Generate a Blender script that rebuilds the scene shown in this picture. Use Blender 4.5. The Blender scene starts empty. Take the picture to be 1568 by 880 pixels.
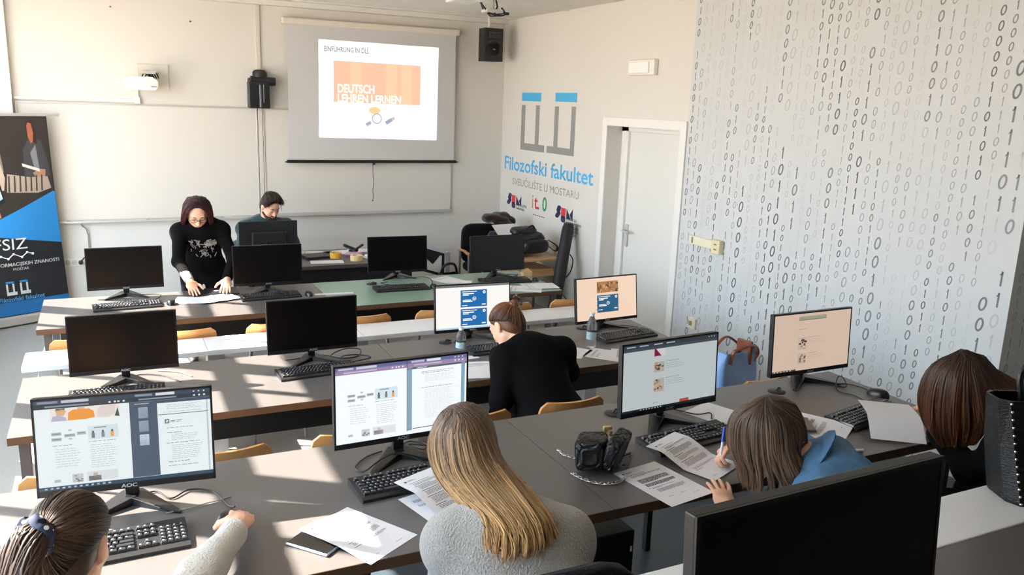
import bpy, bmesh, math, random
import numpy as np
from mathutils import Vector, Matrix, Quaternion

# ---------------------------------------------------------------- camera, light, exposure
SC = bpy.context.scene
COL = SC.collection
SC.view_settings.view_transform = 'Standard'
SC.view_settings.look = 'None'
SC.view_settings.gamma = 1.0
SC.view_settings.use_curve_mapping = False
EXPO = 1.4
SC.view_settings.exposure = EXPO
SC.cycles.use_denoising = True
SC.cycles.max_bounces = 10
SC.cycles.diffuse_bounces = 6
SC.cycles.glossy_bounces = 4
SC.cycles.transparent_max_bounces = 12
SC.cycles.sample_clamp_indirect = 8.0
SC.cycles.caustics_reflective = False
SC.cycles.caustics_refractive = False

cam_d = bpy.data.cameras.new('camera')
cam = bpy.data.objects.new('camera', cam_d)
COL.objects.link(cam)
SC.camera = cam
PITCH, YAW, ROLL, FPX = 0.2199541, 0.4583014, 0.0354868, 1265.155
cam_d.sensor_width = 36.0
cam_d.lens = 36.0 * FPX / 1568.0
cam_d.clip_start = 0.02
cam_d.clip_end = 100
_f = Vector((math.sin(YAW) * math.cos(PITCH), math.cos(YAW) * math.cos(PITCH), -math.sin(PITCH)))
_r = Vector((math.cos(YAW), -math.sin(YAW), 0))
_u = _r.cross(_f)
_R = _r * math.cos(ROLL) + _u * math.sin(ROLL)
_U = -_r * math.sin(ROLL) + _u * math.cos(ROLL)
CAM = Vector((0, 0, 2.25))
cam.matrix_world = Matrix(((_R.x, _U.x, -_f.x, CAM.x), (_R.y, _U.y, -_f.y, CAM.y), (_R.z, _U.z, -_f.z, CAM.z), (0, 0, 0, 1)))

# sun through the left windows: it travels towards the right wall and a little towards the rear of the room
SUN_EL, SUN_AZ = math.radians(38.5), math.radians(34.0)
SUN_DIR = Vector((math.cos(SUN_AZ) * math.cos(SUN_EL), -math.sin(SUN_AZ) * math.cos(SUN_EL), -math.sin(SUN_EL)))
sun_d = bpy.data.lights.new('sun', 'SUN')
sun_d.energy = 18.0
sun_d.angle = math.radians(0.55)
sun_d.color = (1.0, 0.92, 0.82)
sun = bpy.data.objects.new('sun', sun_d)
COL.objects.link(sun)
sun.location = (-6, 8, 6)
sun.rotation_euler = SUN_DIR.to_track_quat('-Z', 'Y').to_euler()

# sky and bright ground outside the windows
W = bpy.data.worlds.new('sky')
SC.world = W
W.use_nodes = True
nt = W.node_tree
nt.nodes.clear()
wo = nt.nodes.new('ShaderNodeOutputWorld')
bg = nt.nodes.new('ShaderNodeBackground')
tc = nt.nodes.new('ShaderNodeTexCoord')
sx = nt.nodes.new('ShaderNodeSeparateXYZ')
mr = nt.nodes.new('ShaderNodeMapRange')
mr.inputs[1].default_value, mr.inputs[2].default_value = -1, 1
cr = nt.nodes.new('ShaderNodeValToRGB')
cr.color_ramp.elements[0].position = 0.0
cr.color_ramp.elements[0].color = (0.62, 0.52, 0.42, 1)
cr.color_ramp.elements[1].position = 1.0
cr.color_ramp.elements[1].color = (0.55, 0.75, 1.0, 1)
for pos, c in ((0.48, (0.75, 0.66, 0.55, 1)), (0.52, (0.86, 0.93, 1.0, 1)), (0.65, (0.62, 0.81, 1.0, 1))):
    e = cr.color_ramp.elements.new(pos)
    e.color = c
nt.links.new(tc.outputs['Generated'], sx.inputs[0])
nt.links.new(sx.outputs['Z'], mr.inputs[0])
nt.links.new(mr.outputs[0], cr.inputs[0])
nt.links.new(cr.outputs[0], bg.inputs[0])
bg.inputs[1].default_value = 5.0
nt.links.new(bg.outputs[0], wo.inputs[0])

# portals in the window band of the left wall guide the sky light
XW = -1.4
def portal(y0, y1, z0, z1):
    d = bpy.data.lights.new('window_daylight', 'AREA')
    d.shape = 'RECTANGLE'
    d.size, d.size_y = y1 - y0, z1 - z0
    d.cycles.is_portal = True
    o = bpy.data.objects.new('window_daylight', d)
    COL.objects.link(o)
    o.location = (XW - 0.14, (y0 + y1) / 2, (z0 + z1) / 2)
    o.rotation_euler = Vector((1, 0, 0)).to_track_quat('-Z', 'Z').to_euler()
portal(0.9, 8.7, 0.72, 3.1)

# ---------------------------------------------------------------- materials
def lin(h):
    h = h.lstrip('#')
    v = [int(h[i:i + 2], 16) / 255 for i in (0, 2, 4)]
    return tuple(c / 12.92 if c <= 0.04045 else ((c + 0.055) / 1.055) ** 2.4 for c in v) + (1,)
MATS = {}
def mat(name, c=None, rough=0.5, metal=0.0, var=0.0, vscale=8.0, bump=0.0, bscale=40.0, spec=0.5, sheen=0.0, emit=0.0, stretch=None, coat=0.0):
    if name in MATS: return MATS[name]
    m = bpy.data.materials.new(name)
    m.use_nodes = True
    n, l = m.node_tree.nodes, m.node_tree.links
    b = n['Principled BSDF']
    c = lin(c) if isinstance(c, str) else c
    b.inputs['Base Color'].default_value = c
    b.inputs['Roughness'].default_value = rough
    b.inputs['Metallic'].default_value = metal
    b.inputs['Specular IOR Level'].default_value = spec
    b.inputs['Sheen Weight'].default_value = sheen
    b.inputs['Coat Weight'].default_value = coat
    if emit:
        b.inputs['Base Color'].default_value = (0.01, 0.01, 0.01, 1)
        b.inputs['Emission Color'].default_value = c
        b.inputs['Emission Strength'].default_value = emit
    if var or bump:
        t = n.new('ShaderNodeTexCoord')
        mp = n.new('ShaderNodeMapping')
        l.new(t.outputs['Object'], mp.inputs[0])
        if stretch: mp.inputs['Scale'].default_value = stretch
    if var:
        x = n.new('ShaderNodeTexNoise')
        x.inputs['Scale'].default_value = vscale
        x.inputs['Detail'].default_value = 4
        l.new(mp.outputs[0], x.inputs['Vector'])
        mx = n.new('ShaderNodeMix')
        mx.data_type = 'RGBA'
        mx.inputs['A'].default_value = tuple(max(0, v * (1 - var)) for v in c[:3]) + (1,)
        mx.inputs['B'].default_value = tuple(min(1, v * (1 + var)) for v in c[:3]) + (1,)
        l.new(x.outputs['Fac'], mx.inputs['Factor'])
        l.new(mx.outputs['Result'], b.inputs['Base Color'])
    if bump:
        x = n.new('ShaderNodeTexNoise')
        x.inputs['Scale'].default_value = bscale
        x.inputs['Detail'].default_value = 3
        l.new(mp.outputs[0], x.inputs['Vector'])
        bp = n.new('ShaderNodeBump')
        bp.inputs['Strength'].default_value = bump
        bp.inputs['Distance'].default_value = 0.01
        l.new(x.outputs['Fac'], bp.inputs['Height'])
        l.new(bp.outputs[0], b.inputs['Normal'])
    MATS[name] = m
    return m
def emat(c, s=1.0):
    return mat('glow_%s_%g' % (c, s), c, 0.3, emit=s / 2 ** EXPO)
def cloth(name, c, rough=0.9, var=0.25, bump=0.4, scale=300, sheen=0.3):
    return mat(name, c, rough, var=var, vscale=scale * 0.4, bump=bump, bscale=scale, sheen=sheen, spec=0.15)
def wood(name, c, stretch=(2, 30, 30), rough=0.35):
    return mat(name, c, rough, var=0.22, vscale=2.0, stretch=stretch, bump=0.03, bscale=3)

# ---------------------------------------------------------------- mesh builder
def rotm(rx=0, ry=0, rz=0):
    return Matrix.Rotation(rz, 4, 'Z') @ Matrix.Rotation(ry, 4, 'Y') @ Matrix.Rotation(rx, 4, 'X')
class MB:
    def __init__(s):
        s.v, s.f, s.m, s.mats, s.cur, s.M = [], [], [], [], 0, Matrix.Identity(4)
        s.smooth = []
    def use(s, m):
        if m not in s.mats: s.mats.append(m)
        s.cur = s.mats.index(m)
        return s
    def xf(s, M): s.M = M; return s
    def add(s, vs, fs, smooth=False):
        b = len(s.v)
        s.v += [s.M @ Vector(p) for p in vs]
        s.f += [tuple(i + b for i in f) for f in fs]
        s.m += [s.cur] * len(fs)
        s.smooth += [smooth] * len(fs)
        return s
    def box(s, c, d, bev=0.0, rot=None, seg=2):
        x, y, z = d[0] / 2, d[1] / 2, d[2] / 2
        R = rot if rot is not None else Matrix.Identity(4)
        T = Matrix.Translation(c) @ R
        vs = [(-x, -y, -z), (x, -y, -z), (x, y, -z), (-x, y, -z), (-x, -y, z), (x, -y, z), (x, y, z), (-x, y, z)]
        fs = [(3, 2, 1, 0), (4, 5, 6, 7), (0, 1, 5, 4), (1, 2, 6, 5), (2, 3, 7, 6), (3, 0, 4, 7)]
        if bev > 0:
            bm = bmesh.new()
            bv = [bm.verts.new(p) for p in vs]
            for f in fs: bm.faces.new([bv[i] for i in f])
            bmesh.ops.bevel(bm, geom=bm.edges[:], offset=min(bev, min(x, y, z) * 0.95), segments=seg, affect='EDGES', profile=0.5)
            bm.verts.index_update()
            vs = [v.co.copy() for v in bm.verts]
            fs = [[v.index for v in f.verts] for f in bm.faces]
            bm.free()
        return s.add([T @ Vector(p) for p in vs], fs)
    def bx(s, x0, x1, y0, y1, z0, z1, bev=0.0):
        return s.box(((x0 + x1) / 2, (y0 + y1) / 2, (z0 + z1) / 2), (abs(x1 - x0), abs(y1 - y0), abs(z1 - z0)), bev)
    def quad(s, a, b, c, d): return s.add([a, b, c, d], [(0, 1, 2, 3)])
    def poly(s, pts): return s.add(pts, [tuple(range(len(pts)))])
    def prism(s, pts, vec):
        n = len(pts); v = Vector(vec)
        P = [Vector(p) for p in pts]
        vs = P + [p + v for p in P]
        fs = [tuple(range(n - 1, -1, -1)), tuple(range(n, 2 * n))] + [(i, (i + 1) % n, n + (i + 1) % n, n + i) for i in range(n)]
        return s.add(vs, fs)
    def tube(s, path, r, seg=8, flat=1.0, closed=False, up=(0, 0, 1)):
        P = [Vector(p) for p in path]
        n = len(P)
        R = r if isinstance(r, (list, tuple)) else [r] * n
        vs, fs = [], []
        up = Vector(up)
        prev = None
        for i in range(n):
            if closed: t = P[(i + 1) % n] - P[i - 1]
            else: t = P[min(i + 1, n - 1)] - P[max(i - 1, 0)]
            t = t.normalized() if t.length > 1e-9 else Vector((0, 0, 1))
            if prev is None:
                a = up if abs(t.dot(up)) < 0.95 else Vector((1, 0, 0))
                x = t.cross(a).normalized()
            else:
                x = (prev - t * prev.dot(t))
                x = x.normalized() if x.length > 1e-6 else t.orthogonal().normalized()
            prev = x
            y = t.cross(x)
            for k in range(seg):
                a = 2 * math.pi * k / seg
                vs.append(P[i] + x * (math.cos(a) * R[i]) + y * (math.sin(a) * R[i] * flat))
        m = n if closed else n - 1
        for i in range(m):
            j = (i + 1) % n
            for k in range(seg):
                k2 = (k + 1) % seg
                fs.append((i * seg + k, i * seg + k2, j * seg + k2, j * seg + k))
        if not closed:
            fs.append(tuple(range(seg - 1, -1, -1)))
            fs.append(tuple(range((n - 1) * seg, n * seg)))
        return s.add(vs, fs, True)
    def cyl(s, a, b, r, r2=None, seg=16):
        return s.tube([a, b], [r, r if r2 is None else r2], seg)
    def lathe(s, prof, c=(0, 0, 0), seg=20):
        vs, fs = [], []
        for r, z in prof:
            for k in range(seg):
                a = 2 * math.pi * k / seg
                vs.append((c[0] + r * math.cos(a), c[1] + r * math.sin(a), c[2] + z))
        n = len(prof)
        for i in range(n - 1):
            for k in range(seg):
                k2 = (k + 1) % seg
                fs.append((i * seg + k, i * seg + k2, (i + 1) * seg + k2, (i + 1) * seg + k))
        fs.append(tuple(range(seg - 1, -1, -1)))
        fs.append(tuple(range((n - 1) * seg, n * seg)))
        return s.add(vs, fs, True)
    def ball(s, c, r, seg=12, rings=8):
        r = r if isinstance(r, (list, tuple)) else (r, r, r)
        vs, fs = [], []
        for i in range(1, rings):
            a = math.pi * i / rings
            for k in range(seg):
                b = 2 * math.pi * k / seg
                vs.append((c[0] + r[0] * math.sin(a) * math.cos(b), c[1] + r[1] * math.sin(a) * math.sin(b), c[2] + r[2] * math.cos(a)))
        top, bot = len(vs), len(vs) + 1
        vs += [(c[0], c[1], c[2] + r[2]), (c[0], c[1], c[2] - r[2])]
        for i in range(rings - 2):
            for k in range(seg):
                k2 = (k + 1) % seg
                fs.append((i * seg + k, (i + 1) * seg + k, (i + 1) * seg + k2, i * seg + k2))
        for k in range(seg):
            k2 = (k + 1) % seg
            fs.append((top, k, k2))
            fs.append((bot, (rings - 2) * seg + k2, (rings - 2) * seg + k))
        return s.add(vs, fs, True)
    def text(s, txt, size, M, bold=0.0, depth=0.0, align='LEFT', shear=0.0, sx=1.0):
        cu = bpy.data.curves.new('t', 'FONT')
        cu.body = txt
        cu.size = size
        cu.align_x = align
        cu.offset = bold
        cu.shear = shear
        cu.extrude = depth
        cu.resolution_u = 3
        ob = bpy.data.objects.new('t', cu)
        me = bpy.data.meshes.new_from_object(ob)
        S = Matrix.Diagonal((sx, 1, 1, 1))
        s.add([M @ S @ v.co for v in me.vertices], [tuple(p.vertices) for p in me.polygons])
        bpy.data.objects.remove(ob); bpy.data.curves.remove(cu); bpy.data.meshes.remove(me)
        return s
    def fit(s, txt, w, h, M, bold=0.0, shear=0.0):
        # lettering stretched to width w and capital height h, baseline at the origin of M
        t = MB().text(txt, 1.0, Matrix.Identity(4), bold, shear=shear)
        c = MB().text('H', 1.0, Matrix.Identity(4))
        ch = max(v.y for v in c.v)
        x0, x1 = min(v.x for v in t.v), max(v.x for v in t.v)
        S = M @ Matrix.Diagonal((w / (x1 - x0), h / ch, 1, 1)) @ Matrix.Translation((-x0, 0, 0))
        return s.add([S @ v for v in t.v], t.f)
    def build(s, name, material=None, parent=None, smooth=None, loc=None):
        me = bpy.data.meshes.new(name)
        me.from_pydata([tuple(v) for v in s.v], [], s.f)
        ms = s.mats or [material]
        for m in ms: me.materials.append(m)
        if s.mats: me.polygons.foreach_set('material_index', s.m)
        sm = s.smooth if smooth is None else [smooth] * len(s.f)
        me.polygons.foreach_set('use_smooth', sm)
        bm = bmesh.new(); bm.from_mesh(me)
        bmesh.ops.recalc_face_normals(bm, faces=bm.faces[:])
        bm.to_mesh(me); bm.free()
        if any(sm):
            me.set_sharp_from_angle(angle=math.radians(42))
        o = bpy.data.objects.new(name, me)
        COL.objects.link(o)
        if parent: o.parent = parent
        if loc: o.location = loc
        return o
def tag(o, label=None, cat=None, group=None, kind=None):
    if label: o['label'] = label
    if cat: o['category'] = cat
    if group: o['group'] = group
    if kind: o['kind'] = kind
    return o
def thing(name, label, cat, loc=(0, 0, 0), rz=0.0, group=None):
    o = bpy.data.objects.new(name, None)
    o.empty_display_size = 0.05
    COL.objects.link(o)
    o.location = loc
    o.rotation_euler = (0, 0, rz)
    return tag(o, label, cat, group)
def kids(o): return [c for c in bpy.data.objects if c.parent == o]
def copy_tree(o, loc=None, rz=None, label=None, group=None, parent=None):
    c = o.copy(); COL.objects.link(c)
    if parent: c.parent = parent
    for ch in kids(o): copy_tree(ch, parent=c)
    if loc is not None: c.location = loc
    if rz is not None: c.rotation_euler = (0, 0, rz)
    if label: c['label'] = label
    if group: c['group'] = group
    return c
def struct(o): o['kind'] = 'structure'; return o
def rad(a): return math.radians(a)
def crom(P, n):
    P = [np.array(p, float) for p in P]
    Q = [2 * P[0] - P[1]] + P + [2 * P[-1] - P[-2]]
    out = []
    m = len(P) - 1
    for i in range(n):
        u = i / (n - 1) * m
        k = min(int(u), m - 1); t = u - k
        a, b, c, d = Q[k:k + 4]
        out.append(0.5 * ((2 * b) + (-a + c) * t + (2 * a - 5 * b + 4 * c - d) * t * t + (-a + 3 * b - 3 * c + d) * t ** 3))
    return out

# ---------------------------------------------------------------- the room
M_WALL = mat('wall_paint', '#d6d2cb', 0.75, var=0.015, vscale=1.5, bump=0.02, bscale=60, spec=0.2)
M_CEIL = mat('ceiling_paint', '#dcd9d2', 0.85, spec=0.2)
M_TRIMW = mat('white_paint', '#e4e2de', 0.45)
M_DIGW = mat('grey_wallpaper', '#cacccc', 0.6, var=0.02, vscale=2, spec=0.3)
M_FLOOR = mat('grey_linoleum', '#96938c', 0.45, var=0.10, vscale=35, bump=0.015, bscale=80)
XR, YF, ZC, YB = 4.36, 9.26, 3.195, -3.2
b = MB().bx(XW - 0.3, 6.2, YB - 0.2, YF + 0.3, -0.12, 0)
struct(b.build('floor', M_FLOOR))
b = MB().bx(XW, 6.2, YB, 3.30, 0.0005, 0.1875)
M_STEP = mat('step_linoleum', '#38434b', 0.45, var=0.08, vscale=35)
struct(b.build('step_1', M_STEP))
b = MB().bx(XW, 6.2, YB, 1.28, 0.1876, 0.58)
struct(b.build('step_2', M_STEP))
b = MB().bx(XW - 0.3, 6.2, YB - 0.2, YF + 0.3, ZC, ZC + 0.12)
ceil = struct(b.build('ceiling', M_CEIL))
# ceiling panel joints: thin battens on the ceiling
b = MB()
for y in (8.95, 7.75, 6.55):
    b.bx(XW, XR, y - 0.02, y + 0.02, ZC - 0.012, ZC - 0.0005)
b.bx(XW, XR, YF - 0.10, YF - 0.001, ZC - 0.05, ZC - 0.0005)
struct(b.build('trim_1', M_CEIL))
b = MB().bx(XW - 0.3, XR + 0.3, YF, YF + 0.2, 0, ZC)
struct(b.build('wall_front', M_WALL))
b = MB().bx(XW, -0.76, YF - 0.07, YF - 0.0005, 0.0005, ZC - 0.0005)
struct(b.build('trim_2', M_TRIMW))
b = MB().bx(XW - 0.3, 6.2, YB - 0.2, YB, 0, ZC)
struct(b.build('wall_back', M_WALL))
# right wall: plain part with the doorway, then the digit wallpaper part ending at a recess
DY0, DY1, DZ = 5.725, 6.868, 2.068
b = MB()
b.bx(XR, XR + 0.3, DY1, YF, 0, ZC)
b.bx(XR, XR + 0.3, 5.65, DY0, 0, ZC)
b.bx(XR, XR + 0.3, DY0, DY1, DZ, ZC)
wr = struct(b.build('wall_right', M_WALL))
b = MB().bx(XR, XR + 1.84, 2.73, 5.65, 0, ZC)
wr2 = struct(b.build('wall_right_papered', M_DIGW))
b = MB().bx(6.0, 6.2, YB, 2.73, 0, ZC)
struct(b.build('wall_right_rear', M_WALL))
# left wall with its window band (outside the frame; it lets the sun in)
b = MB()
b.bx(XW - 0.2, XW, YB, YF, 0, 0.72)
b.bx(XW - 0.06, XW, YB, YF, 3.14, ZC)
b.bx(XW - 0.2, XW, 8.75, YF, 0.72, 3.14)
b.bx(XW - 0.2, XW, YB, 0.9, 0.72, 3.14)
struct(b.build('wall_left', M_WALL))
M_PVC = mat('window_frame_white', '#e6e6e4', 0.35)
M_PANE = bpy.data.materials.new('window_glass')
M_PANE.use_nodes = True
_n, _l = M_PANE.node_tree.nodes, M_PANE.node_tree.links
_n.remove(_n['Principled BSDF'])
_t = _n.new('ShaderNodeBsdfTransparent'); _g = _n.new('ShaderNodeBsdfGlossy'); _g.inputs['Roughness'].default_value = 0.02
_m = _n.new('ShaderNodeMixShader'); _m.inputs[0].default_value = 0.05
_l.new(_t.outputs[0], _m.inputs[1]); _l.new(_g.outputs[0], _m.inputs[2]); _l.new(_m.outputs[0], _n['Material Output'].inputs[0])
posts = [8.06, 7.01, 5.97, 4.97, 3.94, 2.94, 1.9]
edges = [8.75] + posts + [0.9]
for i in range(len(edges) - 1):
    y1, y0 = edges[i], edges[i + 1]
    b = MB()
    b.bx(XW - 0.05, XW - 0.0005, y0 + 0.001, y0 + (0.088 if i < len(edges) - 2 else 0.04), 0.721, 3.139)
    b.bx(XW - 0.05, XW - 0.0005, y1 - (0.088 if i else 0.04), y1 - 0.001, 0.721, 3.139)
    b.bx(XW - 0.05, XW - 0.0005, y0 + 0.088, y1 - 0.088, 0.721, 0.77)
    b.bx(XW - 0.05, XW - 0.0005, y0 + 0.088, y1 - 0.088, 2.568, 2.673)
    b.bx(XW - 0.05, XW - 0.0005, y0 + 0.088, y1 - 0.088, 2.99, 3.139)
    ym = y0 + 0.61
    b.bx(XW - 0.048, XW - 0.002, ym - 0.018, ym + 0.018, 0.77, 2.989)
    w = struct(b.build('window_%d' % (i + 1), M_PVC))
    p = MB().bx(XW - 0.03, XW - 0.024, y0 + 0.05, y1 - 0.05, 0.75, 3.0)
    p.build('window_pane', M_PANE, w)

# the digits printed on the wallpaper: columns of 0 and 1 of several sizes and greys
rnd = random.Random(7)
inks = [mat('digit_ink_%d' % i, c, 0.6) for i, c in enumerate(('#74777a', '#8a8d90', '#a3a6a8', '#b8babb', '#c1c3c4'))]
b = MB()
def digit(b, P, s, one, wgt):
    # P(u, v) gives a point on the wall; s is the digit height
    w = s * 0.30
    if one:
        t = s * wgt * 0.9
        b.add([P(u, v) for u, v in ((-0.04 * s, 0), (-0.04 * s + t, 0), (0.11 * s, s), (0.11 * s - t, s))], [(0, 1, 2, 3)])
        b.add([P(u, v) for u, v in ((-0.12 * s, s * 0.76), (-0.09 * s, s * 0.68), (0.10 * s, s * 0.90), (0.11 * s, s))], [(0, 1, 2, 3)])
    else:
        n = 14; t = s * wgt
        vs = []
        for k in range(n):
            a = 2 * math.pi * k / n
            for r in (0, 1):
                ru, rv = (w - r * t, s / 2 - r * t)
                u, v = ru * math.cos(a), s / 2 + rv * math.sin(a)
                vs.append(P(u + (v - s / 2) * 0.14, v))
        b.add(vs, [(2 * k, 2 * ((k + 1) % n), 2 * ((k + 1) % n) + 1, 2 * k + 1) for k in range(n)])
def column(b, base, y, z1, z0, s, rd):
    z = z1
    ink = rd.choice((0, 1, 1, 2, 2, 3, 3, 4))
    run = rd.randint(3, 11)
    while z > z0:
        if run == 0:
            run = rd.randint(2, 11)
            ink = rd.choice((0, 0, 1, 1, 2, 2, 3, 3, 4))
            if rd.random() < 0.5: z -= s * rd.uniform(0.6, 2.6)
        run -= 1
        b.use(inks[ink])
        digit(b, lambda u, v: base(y, u, v + z), s, rd.random() < 0.42, 0.150 if ink < 2 else 0.125)
        z -= s * 1.42
onwall = lambda y, u, v: (XR - 0.0012, y - u, v)
y = 5.60
while y > 2.76:
    s = rnd.choice((0.050, 0.056, 0.060, 0.066, 0.072))
    if rnd.random() < 0.12: s = 0.084
    column(b, onwall, y, ZC - 0.08 - rnd.uniform(0, 0.1), 0.12, s, rnd)
    y -= 0.062 + s * 0.22
onface = lambda x, u, v: (x + u, 2.73 - 0.0012, v)
x = XR + 0.06
while x < 5.9:
    s = rnd.choice((0.052, 0.060, 0.07))
    column(b, onface, x, ZC - 0.1, 0.15, s, rnd)
    x += 0.085
struct(b.build('trim_3', None))

# door in the right wall
D = bpy.data.objects.new('door_1', None); COL.objects.link(D); D.location = (XR, (DY0 + DY1) / 2, 0); struct(D)
hw = (DY1 - DY0) / 2
b = MB()
fw = 0.08
b.bx(-0.018, -0.0005, -hw - fw, -hw, 0, DZ + fw, 0.003).bx(-0.018, -0.0005, hw, hw + fw, 0, DZ + fw, 0.003).bx(-0.018, -0.0005, -hw, hw, DZ, DZ + fw, 0.003)
b.bx(0.16, 0.215, hw - 0.11, hw - 0.001, 0, DZ - 0.001).bx(0.16, 0.215, -hw + 0.001, -hw + 0.045, 0, DZ - 0.001).bx(0.16, 0.215, -hw + 0.001, hw - 0.001, DZ - 0.045, DZ - 0.001)
b.build('door_frame', M_TRIMW, D)
b = MB().bx(0.185, 0.23, -hw + 0.047, hw - 0.112, 0.01, DZ - 0.047, 0.004)
leaf = b.build('door_leaf', mat('door_paint', '#dcdbd5', 0.4), D)
b = MB().use(mat('handle_grey', '#b9bbb9', 0.35))
b.box((0.178, hw - 0.16, 1.02), (0.012, 0.042, 0.22), 0.004)
b.tube([(0.175, hw - 0.16, 1.07), (0.12, hw - 0.16, 1.07), (0.115, hw - 0.19, 1.068), (0.115, hw - 0.29, 1.065)], 0.010, 10)
b.build('door_handle', None, leaf)

# ---------------------------------------------------------------- desks
M_TOP = mat('desk_laminate_grey', '#5b5755', 0.34, var=0.02, vscale=60, spec=0.5)
M_TOPG = mat('desk_laminate_green_reflection', '#7b9584', 0.30, var=0.02, vscale=60, spec=0.5)  # grey laminate with the projector's green reflection painted into its colour
M_EDGE = mat('desk_edge_brown', '#553f2d', 0.45)
M_BLK = mat('black_laminate', '#1c1a19', 0.5)
M_LEG = mat('desk_leg_grey', '#4a4b4d', 0.4)
M_WHITE = mat('bench_white', '#d8d8d8', 0.35)
M_BEN = mat('bench_leg_grey', '#b7babd', 0.4)
def desk(x0, x1, y0, y1, z, fl, label, group, top, panel=True, x_in=0.06, mid=None, legx=None):
    t = thing('classroom_desk', label, 'desk', ((x0 + x1) / 2, (y0 + y1) / 2, fl), 0, group)
    hx, hy, h = (x1 - x0) / 2 - 0.0015, (y1 - y0) / 2, z - fl
    b = MB().use(top).bx(-hx, hx, -hy, hy, h - 0.0340, h)
    b.use(M_EDGE).bx(-hx, hx, -hy - 0.002, -hy - 0.0001, h - 0.036, h - 0.0005).bx(-hx, hx, hy + 0.0001, hy + 0.002, h - 0.036, h - 0.0005)
    b.build('desktop', None, t)
    if panel:
        MB().bx(-hx + 0.09, hx - 0.09, hy - 0.10, hy - 0.082, 0.30, h - 0.0345).build('modesty_panel', M_BLK, t)
    q = .022 if legx is None else .015
    for cx in (legx or (-hx + x_in, hx - x_in)):
        for sy in (-1, 1):
            cy = sy * (hy - 0.05)
            MB().bx(cx - q, cx + q, cy - q, cy + q, 0.0005, h - 0.0345, 0.003).build('leg', M_LEG if legx is None else M_BLK, t)
    if mid is not None: MB().bx(mid - .012, mid + .012, hy - .07, hy - .045, 0.0005, h - 0.0345, 0.003).build('leg', M_BLK, t)
    return t
G = 'long classroom desks in rows'
R3, R2, R1, R0 = (5.80, 6.65, .75, 0), (3.96, 4.81, .75, 0), (2.40, 2.966, .9375, .1875), (0.2, 1.055, 1.33, .58)
R1 = (2.11, 2.966, .9375, .1875)
XS = (-0.47, 1.453, 3.33)
desk(XS[0], XS[1], *R3, 'grey desk of the farthest row, left half, where the standing woman leans', G, M_TOP)
desk(XS[1], XS[2], *R3, 'desk of the farthest row, right half, green from a painted reflection, with two switched-off monitors', G, M_TOPG)
desk(XS[0], XS[1], *R2, 'sunlit grey desk of the middle row, left half, with two black screens', G, M_TOP)
desk(XS[1], XS[2], *R2, 'grey desk of the middle row, right half, where the woman in a black blazer writes', G, M_TOP)
desk(XS[0], XS[1], *R1, 'grey desk in front holding a phone and the blonde student\'s papers', G, M_TOP, False, legx=(-.80, .12))
desk(XS[1], XS[2], *R1, 'dark grey desk holding a quilted black handbag', G, M_TOP, False, legx=(-.19, .80))
desk(0.62, 2.6, *R0, 'grey desk at the lower right corner under the nearest black monitor', G, M_TOP, False)
def bench(x0, x1, y0, y1, z, fl, label, seams=()):
    t = thing('narrow_white_table', label, 'table', ((x0 + x1) / 2, (y0 + y1) / 2, fl), 0, None)
    hx, hy, h = (x1 - x0) / 2, (y1 - y0) / 2, z - fl
    b = MB().use(M_WHITE).bx(-hx, hx, -hy, hy, h - 0.03, h, 0.003)
    b.use(mat('seam_grey', '#8a8a8a', 0.6))
    for s in seams: b.bx(s - 0.0015, s + 0.0015, -hy + 0.004, hy - 0.004, h, h + 0.0004)
    b.build('tabletop', None, t)
    n = max(2, int(round((x1 - x0) / 0.95)) + 1)
    for i in range(n):
        x = -hx + 0.12 + (2 * hx - 0.24) * i / (n - 1)
        MB().bx(x - 0.05, x + 0.05, -0.06, 0.06, 0.0005, h - 0.0305, 0.004).build('leg', M_BEN, t)
    return t
bench(-0.49, 3.33, 5.0, 5.30, .75, 0, 'long narrow white table running behind the middle row of desks', (0.0, -0.95, 0.95))
bench(0.30, 2.30, 1.06, 1.227, 1.33, .58, 'narrow white table at the lower right where the studded black bag stands', (-0.16,))

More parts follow.
